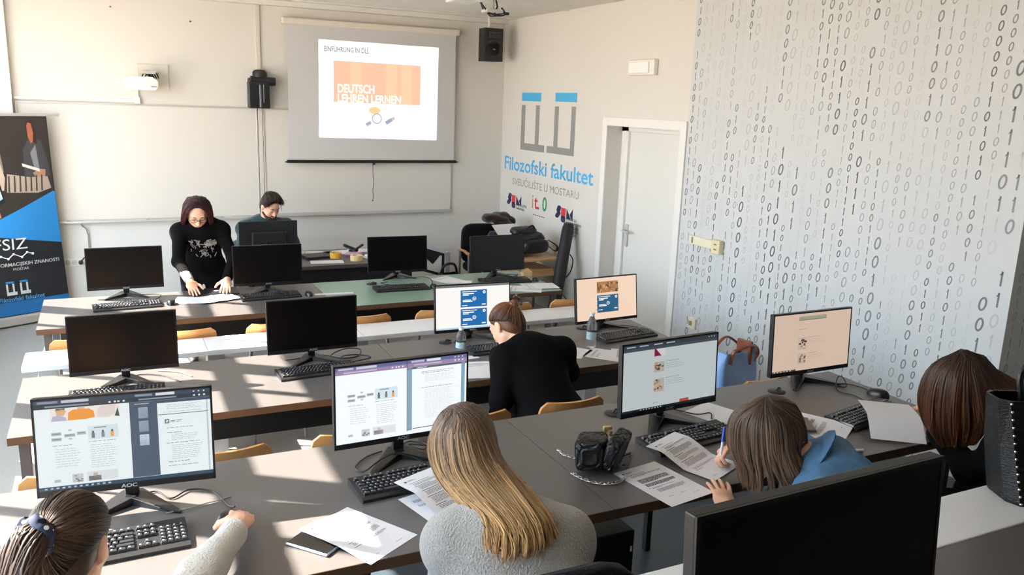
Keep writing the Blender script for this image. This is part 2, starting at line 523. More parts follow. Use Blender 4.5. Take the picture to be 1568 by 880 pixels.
# ---------------------------------------------------------------- chairs
M_PLY = wood('plywood_orange', '#c08a52', (1.5, 25, 25))
M_CHR = mat('chair_frame_grey', '#8d9092', 0.35, metal=0.6)
def make_chair(label, group):
    t = thing('wooden_chair', label, 'chair', (0, 0, 0), 0, group)
    b = MB()
    # curved plywood backrest with rounded corners (chair faces +Y, back at -Y)
    n, hw, z0, z1 = 14, 0.185, 0.64, 0.80
    vs, fs = [], []
    rows = 6
    for side in (0, 1):
        for j in range(rows + 1):
            v = j / rows
            for i in range(n + 1):
                u = -1 + 2 * i / n
                zz = z0 + (z1 - z0) * v
                c = abs(v * 2 - 1)
                lim = hw - 0.035 * max(0, c - 0.45) ** 2 / 0.3
                x = u * lim
                yy = -0.20 - 0.035 * (1 - u * u) - 0.05 * (v - 0.5) - (0.016 if side else 0)
                vs.append((x, yy, zz))
    W_ = n + 1; S_ = W_ * (rows + 1)
    for j in range(rows):
        for i in range(n):
            a = j * W_ + i
            fs.append((a, a + 1, a + 1 + W_, a + W_))
            fs.append((S_ + a, S_ + a + W_, S_ + a + 1 + W_, S_ + a + 1))
    for i in range(n):
        fs.append((i, S_ + i, S_ + i + 1, i + 1))
        a = rows * W_ + i
        fs.append((a, a + 1, S_ + a + 1, S_ + a))
    for j in range(rows):
        a = j * W_
        fs.append((a, a + W_, S_ + a + W_, S_ + a))
        a = j * W_ + n
        fs.append((a, S_ + a, S_ + a + W_, a + W_))
    b.add(vs, fs, True)
    b.build('backrest', M_PLY, t)
    b = MB().box((0, 0.0, 0.44), (0.38, 0.38, 0.018), 0.008)
    b.build('seat', M_PLY, t)
    for s in (-1, 1):
        MB().tube([(s * 0.165, -0.29, 0.0), (s * 0.165, -0.21, 0.43), (s * 0.16, -0.225, 0.60), (s * 0.15, -0.20, 0.76)], 0.011, 8).build('leg', M_CHR, t)
        MB().tube([(s * 0.165, 0.20, 0.0), (s * 0.165, 0.16, 0.43)], 0.011, 8).build('leg', M_CHR, t)
    b = MB()
    for s in (-1, 1): b.tube([(s * 0.165, -0.215, 0.425), (s * 0.165, 0.162, 0.425)], 0.010, 8)
    b.tube([(-0.165, -0.20, 0.425), (0.165, -0.20, 0.425)], 0.010, 8)
    b.build('seat_frame', M_CHR, t)
    return t
GC3, GC2 = 'wooden chairs behind the narrow white table', 'wooden chairs of the middle row'
chair = make_chair('orange plywood chair at the far left end of the white table', GC3)
chair.location = (-0.19, 5.57, 0)
for x, lb in ((.375, 'plywood chair showing right of the sunlit left monitor over the white table'), (.925, 'plywood chair half hidden by the second black screen of the middle row'),
              (1.525, 'plywood chair right of the second black screen, over the shaded white table'), (2.075, 'plywood chair just left of the blue-slide monitor over the white table'),
              (2.625, 'plywood chair between the bun-haired woman and the blue-slide monitor'), (3.155, 'plywood chair beside the beige-screen monitor, last on the right of the white table')):
    copy_tree(chair, (x, 5.57, 0), 0, lb, GC3)
for x, lb in ((-.20, 'plywood chair at the left edge behind the large two-window monitor'), (.375, 'sunlit plywood chair right of the two-window monitor'),
              (.915, 'plywood chair half hidden left of the second lit monitor'), (1.515, 'plywood chair behind the blonde student\'s hair'), (2.045, 'plywood chair the woman in the black blazer sits on')):
    copy_tree(chair, (x, 3.63, 0), 0, lb, GC2)
copy_tree(chair, (3.22, 3.55, 0), rad(6), 'plywood chair by the right wall carrying the pale blue tote bag', GC2)

# ---------------------------------------------------------------- monitors
M_PLA = mat('monitor_plastic', '#121214', 0.42, spec=.35)
M_OFF = mat('screen_black_glass', '#040405', 0.30, spec=0.22)
M_STAND = mat('stand_black', '#141417', 0.35)
MW, MH = 0.515, 0.310
PG = {'w': emat('#ffffff', 1.0)}
def monitor(label, x, y, zc, yaw, tilt, fl, on=None, group='monitors on the student desks', logo=True, screen_mat=None):
    """x, y, zc: centre of the panel; the stand reaches down to the desktop at fl"""
    t = thing('computer_monitor', label, 'monitor', (x, y, fl), rad(yaw), group)
    zc -= fl
    TM = Matrix.Translation((0, 0, zc)) @ Matrix.Rotation(rad(-tilt), 4, 'X')
    # panel local frame: +X right, -Y towards the viewer, Z up
    b = MB().xf(TM)
    b.use(M_PLA).box((0, 0.014, 0), (MW, 0.024, MH), 0.003)
    b.box((0, 0.036, -0.03), (MW * 0.62, 0.03, MH * 0.55), 0.012)
    bz, bb = 0.007, 0.020
    for (x0, x1, z0, z1) in ((-MW / 2, MW / 2, MH / 2 - bz, MH / 2), (-MW / 2, -MW / 2 + bz, -MH / 2, MH / 2), (MW / 2 - bz, MW / 2, -MH / 2, MH / 2), (-MW / 2, MW / 2, -MH / 2, -MH / 2 + bb)):
        b.bx(x0, x1, -0.0015, 0.003, z0, z1)
    h = b.build('housing', None, t)
    if logo:
        l = MB().use(mat('logo_grey', '#9a9a9c', 0.4))
        l.text('AOC', 0.016, TM @ Matrix.Translation((0, -0.0018, -MH / 2 + 0.0045)) @ Matrix.Rotation(rad(90), 4, 'X'), 0.0004, align='CENTER', sx=1.3)
        l.build('logo', None, h)
    s = MB().xf(TM)
    x0, x1, z0, z1 = -MW / 2 + bz, MW / 2 - bz, -MH / 2 + bb, MH / 2 - bz
    s.use(on['bg'] if on else (screen_mat or M_OFF)).quad((x0, -0.0005, z0), (x1, -0.0005, z0), (x1, -0.0005, z1), (x0, -0.0005, z1))
    so = s.build('screen', None, t)
    if on:
        p = MB().xf(TM)
        for k, (u0, v0, u1, v1, c) in enumerate(on['rects']):
            p.use(c)
            d = -0.0007 - 0.00002 * k if k < 60 else -0.0020
            X = lambda u: x0 + (x1 - x0) * u
            Z = lambda v: z1 - (z1 - z0) * v
            p.quad((X(u0), d, Z(v1)), (X(u1), d, Z(v1)), (X(u1), d, Z(v0)), (X(u0), d, Z(v0)))
        for poly, c in on.get('polys', ()):
            p.use(c)
            p.poly([(x0 + (x1 - x0) * u, -0.0022, z1 - (z1 - z0) * v) for u, v in poly])
        p.build('screen_page', None, so)
    # neck and V-shaped base
    n = MB()
    n.box((0, 0.060, zc / 2 + 0.01), (0.042, 0.024, zc + 0.02), 0.004)
    n.build('neck', M_STAND, t)
    f = MB()
    for sgn in (-1, 1):
        pts = [(sgn * -0.02, 0.085), (sgn * 0.03, 0.085), (sgn * 0.150, -0.055), (sgn * 0.150, -0.075), (sgn * 0.125, -0.065), (sgn * -0.02, 0.035)]
        lo = [(a, c, 0.0) for a, c in pts]
        hi = [(a * 0.97, c, (0.006 if abs(a) > 0.1 else 0.030)) for a, c in pts]
        m = len(pts)
        f.add(lo + hi, [tuple(range(m - 1, -1, -1)), tuple(range(m, 2 * m))] + [(i, (i + 1) % m, m + (i + 1) % m, m + i) for i in range(m)])
    f.build('base', M_STAND, t)
    return t

# ---- pages shown on the lit screens
def E(c, s=1.0): return emat(c, s)
def lines(rects, u0, u1, v0, v1, n, c, rd, jag=0.25, h=0.006):
    for i in range(n):
        v = v0 + (v1 - v0) * i / max(1, n - 1)
        u = u0
        end = u1 - (u1 - u0) * rd.uniform(0, jag)
        while u < end:
            w = rd.uniform(0.012, 0.035)
            rects.append((u, v, min(u + w, end), v + h, c))
            u += w + 0.006
def page_two(br, tint, thumbs, bar, side, rd, panew):
    W_ = E(tint, br)
    r = []
    A = r.append
    sp = 0.525
    A((0, 0, 1, 0.045, E(bar[0], br * .9))); A((0, 0.045, 1, 0.095, E(bar[1], br * .9)))
    A((0.02, 0.012, 0.13, 0.036, E(bar[2], br))); A((0.15, 0.010, 0.30, 0.040, E('#c8cdd6', br)))
    A((0.56, 0.012, 0.66, 0.036, E(bar[2], br))); A((0.68, 0.010, 0.79, 0.040, E('#dfe3ea', br)))
    for u in (0.41, 0.44, 0.46, 0.49): A((u, 0.06, u + 0.012, 0.078, E('#e8eaf0', br)))
    for u in (0.90, 0.93, 0.96): A((u, 0.018, u + 0.008, 0.03, E('#ffffff', br))); A((u, 0.06, u + 0.012, 0.078, E('#e8eaf0', br)))
    A((0.06, 0.062, 0.30, 0.078, E(bar[2], br))); A((0.58, 0.062, 0.80, 0.078, E(bar[2], br)))
    A((sp, 0.0, sp + 0.004, 0.96, E('#3c4450', br)))
    lt, md = E('#c4ccd0', br * .9), E('#8d979e', br * .8)
    # left page: diagram, illustration, text
    for (u, v, w) in ((0.085, .36, .055), (0.085, .42, .055), (0.155, .385, .06), (0.225, .37, .05)):
        A((u, v, u + w, v + 0.035, E('#b9c1c6', br * .9)))
        A((u + .006, v + .012, u + w - .006, v + 0.020, E('#7e888e', br * .8)))
    for u, v in ((0.178, .335), (0.178, .43)):
        A((u, v, u + .02, v + .02, E('#c9ced2', br * .9)))
    A((0.285, .32, 0.455, .47, E('#d5e6ee', br)))
    for u, c in ((.305, '#6b7378'), (.36, '#7b8388'), (.412, '#e8a45a')):
        A((u, .40, u + .018, .455, E(c, br)))
        A((u + .003, .375, u + .015, .40, E('#5d5550', br)))
    A((0.32, .335, 0.39, .347, md))
    lines(r, .09, .20, .505, .505, 1, md, rd)
    lines(r, .285, .44, .49, .49, 1, md, rd, .05)
    lines(r, .10, .25, .545, .74, 8, lt, rd)
    lines(r, .295, .45, .53, .78, 11, lt, rd)
    if thumbs:
        u0, u1 = sp + 0.004, 0.685
        A((u0, 0.095, u1, 0.955, E(side, br * .8)))
        A((u1, 0.095, 1, 0.13, E(side, br * .7)))
        for v, c in ((.16, '#aeb8c6'), (.315, '#aeb8c6'), (.47, '#e6eef8')):
            A((0.575, v, 0.63, v + .125, E(c, br)))
            lines(r, .58, .622, v + .02, v + .09, 4, E('#8e98a8', br), rd)
        A((0.69, .26, 0.985, .267, E('#3f4852', br)))
        A((0.975, 0.13, 0.985, .955, E('#c2ccd4', br)))
        u = .74
        A((.555, .115, .64, .125, E('#c8d0da', br)))
        lines(r, u, .95, .155, .20, 3, lt, rd); lines(r, .72, .95, .235, .235, 1, lt, rd)
        A((.725, .32, .752, .37, E('#6d757c', br))); A((.732, .332, .745, .358, W_))
        lines(r, .76, .83, .338, .352, 2, E('#4c545a', br), rd)
        lines(r, .735, .90, .42, .42, 1, md, rd); lines(r, .735, .84, .475, .475, 1, E('#4c545a', br), rd)
        lines(r, .76, .94, .50, .56, 4, lt, rd); lines(r, .73, .93, .595, .595, 1, E('#6a7278', br), rd)
        lines(r, .76, .95, .625, .78, 8, lt, rd); lines(r, .735, .87, .815, .815, 1, E('#4c545a', br), rd); lines(r, .735, .93, .86, .86, 1, md, rd)
    else:
        A((sp + .004, .095, .565, .95, E(side, br * .9))); A((.955, .095, .985, .95, E(side, br * .9)))
        A((sp + .004, .095, 1, .125, E('#5d6878', br)))
        A((.60, .105, .68, .117, E('#d8dee6', br)))
        lines(r, .64, .93, .17, .19, 2, E('#70787e', br), rd)
        lines(r, .665, .93, .22, .30, 5, E('#d3d9dd', br), rd)
        lines(r, .64, .90, .385, .385, 1, E('#5c6468', br), rd)
        lines(r, .665, .93, .42, .80, 18, E('#d0d6da', br), rd)
        A((.57, .925, .95, .935, E('#47525c', br)))
    # bottom pictures and task bar
    A((0.085, .885, .12, .915, E('#b9bec4', br))); A((0.185, .84, .245, .935, E('#c7cbd0', br)))
    for k in range(14):
        u, v = rd.uniform(.185, .235), rd.uniform(.84, .92)
        A((u, v, u + .012, v + .014, E(rd.choice(('#3b3f46', '#6a6f78', '#e6e8ea')), br)))
    A((0.265, .83, .44, .935, E('#dfe3e4', br))); A((.275, .88, .345, .935, E('#3a4154', br))); A((.302, .845, .326, .885, E('#c99a84', br))); A((.306, .905, .316, .935, E('#a83a3a', br)))
    if thumbs:
        A((0, .958, 1, 1, E('#24435c', br)))
        for k in range(12): A((.03 + k * .032, .97, .045 + k * .032, .988, E('#cfe4f4', br)))
    polys = []
    if thumbs:
        # classroom photo cut by the top of the page
        A((.085, .095, .47, .235, E('#f3e9e2', br)))
        polys = [([(.09, .235), (.10, .18), (.135, .17), (.17, .20), (.175, .235)], E('#b8b6cc', br)),
                 ([(.12, .17), (.115, .11), (.15, .097), (.175, .13), (.16, .18)], E('#e2b18c', br)),
                 ([(.115, .12), (.12, .097), (.17, .097), (.165, .115)], E('#4a3a34', br)),
                 ([(.18, .235), (.185, .15), (.21, .12), (.30, .12), (.325, .15), (.33, .22), (.28, .235)], E('#f29a2e', br)),
                 ([(.235, .12), (.235, .097), (.275, .097), (.275, .12)], E('#e8b494', br)),
                 ([(.34, .22), (.35, .13), (.37, .10), (.45, .10), (.44, .20), (.40, .235)], E('#e3d5d2', br)),
                 ([(.44, .225), (.46, .13), (.468, .235)], E('#1d5a50', br))]
    return {'bg': W_, 'rects': r, 'polys': polys}
def page_cards(br, tint, first_photo, rd):
    r = []; A = r.append
    blue, wht = E('#1f72b8' if not first_photo else '#21628a', br * .9), E('#ffffff', br)
    if not first_photo:
        A((0, 0, 1, .05, E('#8d8f92', br * .7)))
        for k in range(7): A((.03 + k * .06, .015, .07 + k * .06, .032, E('#5d6064', br)))
    tops = (.12, .55) if not first_photo else (.42,)
    if first_photo:
        A((.33, .09, .69, .36, E('#b07c4a', br)))
        for k in range(40):
            u, v = rd.uniform(.33, .67), rd.uniform(.10, .33)
            A((u, v, u + rd.uniform(.01, .03), min(.36, v + rd.uniform(.03, .09)), E(rd.choice(('#5a3520', '#7c4c2a', '#d9b07c', '#3c2818', '#c08a58')), br)))
    for v in tops:
        h = .39 if not first_photo else .42
        u0, u1 = .33, .69
        A((u0, v, u1, v + h, blue))
        A((u0 + .02, v + .03, u0 + .22, v + .045, wht))
        A((u0 + .03, v + .07, u0 + .18, v + .095, wht)); A((u0 + .03, v + .105, u0 + .11, v + .125, wht))
        A((u0 + .03, v + .22, u0 + .14, v + .235, wht)); A((u0 + .03, v + .245, u0 + .16, v + .27, wht))
        A((u0 + .02, v + .345, u0 + .09, v + .36, wht)); A((u1 - .07, v + .33, u1 - .02, v + .355, wht))
    def ring(cu, cv, R, r_):
        out = []
        for k in range(12):
            a, b_ = 2 * math.pi * k / 12, 2 * math.pi * (k + 1) / 12
            out.append(([(cu + R * math.cos(a), cv + R * 1.7 * math.sin(a)), (cu + R * math.cos(b_), cv + R * 1.7 * math.sin(b_)), (cu + r_ * math.cos(b_), cv + r_ * 1.7 * math.sin(b_)), (cu + r_ * math.cos(a), cv + r_ * 1.7 * math.sin(a))], wht))
        return out
    polys = []
    for v in tops:
        polys += ring(.515, v + .2, .026, .019) + ring(.65, v + .06, .02, .008)
        polys.append(([(.508, v + .18), (.526, v + .2), (.508, v + .22)], wht))
    if not first_photo: A((0, .965, 1, 1, E('#a9cfe2', br)))
    return {'bg': E(tint, br), 'rects': r, 'polys': polys}
def page_list(br, tint, warm, rd):
    r = []; A = r.append
    ln = E('#9aa3a6' if not warm else '#b9a594', br)
    dk = E('#6a7276' if not warm else '#8f7c70', br)
    polys = []
    if not warm:
        A((0, 0, 1, .06, E('#39424c', br))); A((0, .06, 1, .10, E('#4b545e', br)))
        for u in (.03, .16, .31, .44): A((u, .022, u + .09, .04, E('#b9c0c8', br)))
        for u in (.90, .93, .96): A((u, .02, u + .01, .035, E('#d9dde2', br)))
        A((.315, .10, .43, .21, E('#8d1f4e', br)))
        polys.append(([(.33, .10), (.43, .10), (.43, .21), (.39, .21)], E('#e8e6e6', br)))
        pics = ((.30, .42), (.55, .72))
    else:
        A((.31, .05, .67, .12, E('#a8aa92', br))); A((.31, .105, .67, .12, E('#7f8470', br)))
        lines(r, .31, .42, .27, .27, 1, dk, rd, .1)
        pics = ((.42, .60), (.70, .86))
    for i, (v0, v1) in enumerate(pics):
        A((.315, v0, .425, v1 + .03, E('#cdbfb0' if warm else '#c4beb4', br)))
        cols = ('#8a2a2e', '#6a4030', '#e3d2c4', '#a8794e', '#4c3a34') if (warm and i == 0) else ('#b58a58', '#6f5a48', '#d6c0a4', '#4e4a4c', '#c8a27a')
        for k in range(14):
            u, v = rd.uniform(.318, .40), rd.uniform(v0, v1 - .01)
            A((u, v, u + rd.uniform(.012, .028), v + rd.uniform(.02, .05), E(rd.choice(cols), br)))
        lines(r, .44, .59, v0 + .0, v0 + .0, 1, dk, rd, .1)
        lines(r, .44, .68, v0 + .04, v0 + .10, 3, ln, rd, .3)
    if not warm:
        A((.60, .92, .70, .965, E('#c4543c', br))); lines(r, .315, .38, .905, .905, 1, dk, rd, .1)
        A((0, .965, 1, 1, E('#1c242c', br)))
        for k in range(8): A((.18 + k * .03, .975, .193 + k * .03, .99, E('#d9e2ea', br)))
    else:
        A((0, .97, .30, 1, E('#4a4038', br)))
        for k in range(6): A((.02 + k * .04, .976, .04 + k * .04, .992, E('#f0e8e0', br)))
    return {'bg': E(tint, br), 'rects': r, 'polys': polys}
rdp = random.Random(3)
P1A = page_two(.90, '#eef7fa', True, ('#39485a', '#2c3946', '#8a97a6'), '#4d627a', rdp, .685)
P1B = page_two(1.0, '#f6fbff', False, ('#6a6fa0', '#a58bb0', '#c9bfd6'), '#8fb0c4', rdp, .56)
P2C = page_cards(1.0, '#fbf8f4', False, rdp)
P2D = page_cards(.92, '#fbdcc2', True, rdp)
P1C = page_list(.72, '#d3dbdc', False, rdp)
P1D = page_list(.80, '#e6cbb6', True, rdp)
MONS = [
 ('black switched-off monitor at the left end of the farthest row', .072, 6.576, .967, .3, 3.7, .75, None),
 ('black switched-off monitor between the standing woman and the seated man', 1.067, 6.42, .967, -1.5, 3.3, .75, None),
 ('black switched-off monitor third in the farthest row, on the greenish desk', 2.184, 6.647, .934 + .02, -3.7, 3.9, .75, None),
 ('dark grey switched-off monitor before the coats in the right corner', 3.028, 6.441, .963, .4, 6.2, .75, None, 'monitors on the student desks', True, mat('screen_grey_glass', '#17181a', 0.35, spec=.4)),
 ('large dark monitor with orange glow at the left of the middle row', .02, 4.532, .976, -.2, 2.6, .75, None),
 ('black switched-off monitor second from left in the middle row', 1.001, 4.581, .973, 1.0, 1.2, .75, None),
 ('lit monitor showing two blue cards on white, before the bun-haired woman', 2.061, 4.732, .938 + .02, -2.8, 4.4, .75, P2C),
 ('lit monitor with peach page, a photo and one blue card', 3.036, 4.671, .957, 4.1, 7.5, .75, P2D),
 ('lit monitor at left showing a web page beside a document with thumbnails', .001, 2.70, 1.172, -5.6, 5.8, .9375, P1A),
 ('lit monitor showing two white pages, left of the blonde student', .918, 2.723, 1.179, 1.5, .8, .9375, P1B),
 ('lit monitor with pale grey list page, beside the quilted handbag', 2.068, 2.66, 1.164, 3.8, 3.5, .9375, P1C),
 ('lit monitor with beige list page near the digit wall', 3.068, 2.86, 1.152, .1, 3.6, .9375, P1D),
]
for m in MONS: monitor(*m)
monitor('large black monitor in the foreground cut by the bottom edge', .945, .80, 1.33 + .227, 1.5, 4.0, 1.33, None, logo=False)

# ---------------------------------------------------------------- keyboards and mice
M_KB = mat('keyboard_black', '#19191b', 0.45)
M_KEY = mat('key_black', '#222225', 0.38)
M_KEYL = mat('key_legend', '#c9c9c9', 0.5)
def make_keyboard(label, group):
    t = thing('keyboard', label, 'keyboard', (0, 0, 0), 0, group)
    b = MB()
    w, d = 0.44, 0.155
    # wedge body: higher at the back
    pr = [(-d / 2, 0.0), (d / 2, 0.0), (d / 2, 0.024), (-d / 2 + 0.012, 0.015), (-d / 2, 0.010)]
    n = len(pr)
    vs = [(-w / 2, y, z) for y, z in pr] + [(w / 2, y, z) for y, z in pr]
    fs = [tuple(range(n)), tuple(range(2 * n - 1, n - 1, -1))] + [(i, n + i, n + (i + 1) % n, (i + 1) % n) for i in range(n)]
    b.add(vs, fs).build('body', M_KB, t)
    def top(y): return 0.015 + (y + d / 2 - 0.012) / (d - 0.012) * 0.009
    ux = 0.0187
    def block(name, keys):
        k = MB()
        for x, y, wk in keys:
            z = top(y)
            hw, hd = wk / 2 - 0.0012, 0.0082
            lo = [(x - hw, y - hd, z), (x + hw, y - hd, z), (x + hw, y + hd, z), (x - hw, y + hd, z)]
            hi = [(x - hw + .002, y - hd + .0015, z + .0075), (x + hw - .002, y - hd + .0015, z + .0075), (x + hw - .002, y + hd - .003, z + .0085), (x - hw + .002, y + hd - .003, z + .0085)]
            k.use(M_KEY).add(lo + hi, [(4, 5, 6, 7), (0, 1, 5, 4), (1, 2, 6, 5), (2, 3, 7, 6), (3, 0, 4, 7)])
            if wk < 0.03:
                k.use(M_KEYL).quad((x - hw + .004, y + .0005, z + .0086), (x - hw + .0085, y + .0005, z + .0086), (x - hw + .0085, y + .004, z + .0089), (x - hw + .004, y + .004, z + .0089))
        k.build(name, None, t)
    x0 = -w / 2 + 0.012
    rows = [(0.045, [1] * 13 + [2]), (0.0263, [1.5] + [1] * 12 + [1.5]), (0.0076, [1.75] + [1] * 11 + [2.25]), (-0.0111, [1.25] + [1] * 11 + [2.75]), (-0.0298 - 0.0, [1.25, 1.25, 1.25, 6.25, 1.25, 1.25, 1.25, 1.25])]
    mk = []
    for y, ws in rows:
        x = x0
        for q in ws: mk.append((x + q * ux / 2, y - 0.018, q * ux)); x += q * ux
    block('main_keys', mk)
    fk = [(x0 + ux / 2, 0.052, ux)]
    for g in range(3):
        for i in range(4): fk.append((x0 + 0.045 + g * 0.084 + i * ux, 0.052, ux))
    block('function_keys', fk)
    ax = x0 + 15.3 * ux + ux / 2
    block('arrow_keys', [(ax + ux, -0.0478 + .0187, ux)] + [(ax + i * ux, -0.0478, ux) for i in range(3)])
    block('navigation_keys', [(ax + i * ux, y - 0.018, ux) for i in range(3) for y in (0.045, 0.0263)] + [(ax + i * ux, 0.052, ux) for i in range(3)])
    nx = ax + 3.3 * ux
    block('number_pad', [(nx + i * ux, y - 0.018, ux) for i in range(4) for y in (0.045, 0.0263, 0.0076, -0.0111, -0.0298)])
    return t
GK = 'black keyboards on the desks'
kb = make_keyboard('black keyboard in sun beneath the leftmost monitor of the front row', GK)
kb.location = (-.07, 2.455, .938); kb.rotation_euler = (0, 0, rad(1.5))
KBS = [
 (.0675, 6.245, .7505, 4, 'black keyboard before the leftmost monitor of the farthest row'),
 (1.05, 6.25, .7505, 3, 'black keyboard right of the standing woman\'s hands'),
 (2.075, 6.22, .7505, -2, 'black keyboard on the greenish part of the farthest row'),
 (3.01, 6.24, .7505, -5, 'black keyboard before the dark monitor in the right corner'),
 (-.025, 4.37, .7505, -3, 'black keyboard mostly hidden behind the large lit left monitor'),
 (.98, 4.39, .7505, 4, 'black keyboard in half sun before the second black screen'),
 (2.13, 4.45, .7505, 2, 'black keyboard behind the small water bottle'),
 (3.04, 4.43, .7505, 6, 'black keyboard right of the tall water bottle'),
 (.905, 2.55, .938, 4, 'black keyboard partly under the blonde student\'s paper'),
 (2.06, 2.495, .938, 5, 'black keyboard between the quilted handbag and the denim jacket'),
 (2.985, 2.42, .938, 12, 'black keyboard under the curled sheet near the right wall'),
]
for x, y, z, a, lb in KBS: copy_tree(kb, (x, y, z), rad(a), lb, GK)
def make_mouse(label, group):
    t = thing('computer_mouse', label, 'mouse', (0, 0, 0), 0, group)
    b = MB()
    vs, fs = [], []
    n, m = 16, 7
    for j in range(m + 1):
        a = j / m * math.pi / 2
        for k in range(n):
            q = 2 * math.pi * k / n
            r = math.cos(a) ** 0.6
            x, y = 0.031 * r * math.cos(q), 0.055 * r * math.sin(q)
            vs.append((x, y, 0.001 + 0.034 * math.sin(a) * (1 - 0.15 * y / 0.055)))
    for j in range(m):
        for k in range(n):
            k2 = (k + 1) % n
            fs.append((j * n + k, j * n + k2, (j + 1) * n + k2, (j + 1) * n + k))
    fs.append(tuple(range(n - 1, -1, -1)))
    b.add(vs, fs, True).build('shell', mat('mouse_black', '#151517', 0.3), t)
    MB().box((0, 0.030, 0.026), (0.008, 0.018, 0.010), 0.003).build('scroll_wheel', mat('wheel_grey', '#3a3a3c', 0.5), t)
    return t
GM = 'black mice on the desks'
ms = make_mouse('black mouse beside the keyboard of the leftmost far monitor', GM)
ms.location = (.355, 6.25, .7505); ms.rotation_euler = (0, 0, rad(-10))
for x, y, z, a, lb in ((1.335, 6.23, .7505, 0, 'black mouse at the edge of the greenish desk, right of the keyboard'), (2.345, 6.20, .7505, -20, 'black mouse on the greenish desk beside its keyboard'),
                      (3.285, 6.20, .7505, -30, 'black mouse beside the small cardboard box in the far corner'), (.268, 2.495, .938, -28, 'black mouse held by the girl in the white sweater'), (3.262, 2.60, .938, 20, 'black mouse near the digit wall behind the curled sheet')):
    copy_tree(ms, (x, y, z), rad(a), lb, GM)

# ---------------------------------------------------------------- things on the front wall
VERT = Matrix.Rotation(rad(90), 4, 'X')           # text standing upright, facing -Y
def onF(x, z, y=YF): return Matrix.Translation((x, y, z)) @ VERT
M_WB = mat('whiteboard_enamel', '#d6d0c7', 0.28, spec=0.5)
M_ALU = mat('aluminium_rail', '#c4c2bc', 0.4, metal=0.3)
def whiteboard(label, x0, x1, z0, z1, tray0, tray1):
    t = thing('whiteboard', label, 'whiteboard', ((x0 + x1) / 2, YF, z0), 0, None)
    w, h = (x1 - x0) / 2, z1 - z0
    MB().bx(-w + 0.012, w - 0.012, -0.012, -0.0005, 0.012, h - 0.012).build('board', M_WB, t)
    b = MB()
    for a in ((-w, w, 0, 0.016), (-w, w, h - 0.016, h), (-w, -w + 0.016, 0.016, h - 0.016), (w - 0.016, w, 0.016, h - 0.016)):
        b.bx(a[0], a[1], -0.020, -0.0006, a[2], a[3], 0.003)
    b.build('frame', M_ALU, t)
    b = MB().bx(tray0, tray1, -0.075, -0.021, -0.012, -0.002, 0.003).bx(tray0, tray1, -0.079, -0.073, -0.012, 0.010, 0.002)
    b.build('tray', M_ALU, t)
    return t
whiteboard('wide whiteboard on the front wall left of the vertical cable duct', -0.745, 1.475, 0.945, 2.105, -1.1, 1.10)
whiteboard('whiteboard hanging behind and below the projection screen', 1.53, 3.70, 0.96, 2.105, -1.075, 1.075)
b = MB().bx(-0.022, 0.022, -0.022, -0.0005, 0, 2.25, 0.003)
o = b.build('cable_duct', mat('duct_paint', '#cfc6ba', 0.5), None); o.location = (1.503, YF, 0.94)
tag(o, 'narrow vertical cable duct between the two whiteboards, running up to the ceiling', 'cable duct')
b = MB().bx(-0.745, 0.30, -0.024, -0.0005, 2.122, 2.150, 0.003).bx(0.29, 0.345, -0.034, -0.0005, 2.11, 2.175, 0.005).bx(0.322, 0.330, -0.018, -0.002, 2.176, 2.245)
o = b.build('cable_duct', M_TRIMW, None, loc=(0, YF, 0))
tag(o, 'thin white horizontal cable duct leading from the left edge to the wall projector', 'cable duct')
t = thing('pen_holder_marker', 'dark marker lying on the left whiteboard tray behind the woman', 'marker', (0.30, YF - 0.05, 0.947)); t.name = 'whiteboard_marker'
MB().tube([(-0.06, 0, 0), (0.03, 0, 0)], 0.008, 10).build('barrel', mat('marker_white', '#d9d9d6', 0.4), t)
MB().tube([(0.03, 0, 0), (0.065, 0, 0)], 0.0085, 10).build('cap', mat('marker_cap', '#26282c', 0.4), t)
copy_tree(t, (1.12, YF - 0.05, 0.947), rad(180), 'dark marker on the left whiteboard tray beside the seated man')
copy_tree(t, (-0.42, YF - 0.05, 0.947), 0, 'marker on the left end of the whiteboard tray near the banner')

# short-throw projector on its wall plate
t = thing('wall_projector', 'white short-throw projector on a wall plate above the left whiteboard', 'projector', (0.40, YF, 2.25))
MB().box((0.075, -0.008, 0.125), (0.29, 0.015, 0.25), 0.004).build('wall_plate', mat('plate_beige', '#d5cfc4', 0.5), t)
b = MB()
pr = [(-0.18, 0.005), (-0.155, -0.025), (0.10, -0.025), (0.13, 0.01), (0.13, 0.06), (0.08, 0.10), (-0.13, 0.10), (-0.18, 0.06)]
b.prism([(x - 0.03, -0.34, z + 0.02) for x, z in pr], (0, 0.25, 0))
b.build('body', mat('projector_white', '#dededa', 0.4), t)
b = MB().box((0.03, -0.06, 0.16), (0.05, 0.09, 0.05), 0.004).box((0.03, -0.17, 0.165), (0.12, 0.15, 0.03), 0.004)
b.build('bracket', mat('bracket_light', '#bfbfba', 0.4), t)
b = MB()
for k in range(4):
    b.tube([(-0.03 + k * 0.03, -0.10, 0.125), (-0.01 + k * 0.03, -0.13, 0.17 + 0.01 * (k % 2)), (0.03 + k * 0.025, -0.16, 0.15), (0.06 + k * 0.02, -0.14, 0.11)], 0.006, 6)
b.build('cables', mat('cable_black', '#16161a', 0.5), t)
MB().box((0.06, -0.342, 0.03), (0.05, 0.004, 0.012)).build('label_plate', mat('plate_grey', '#9a9a98', 0.5), t)

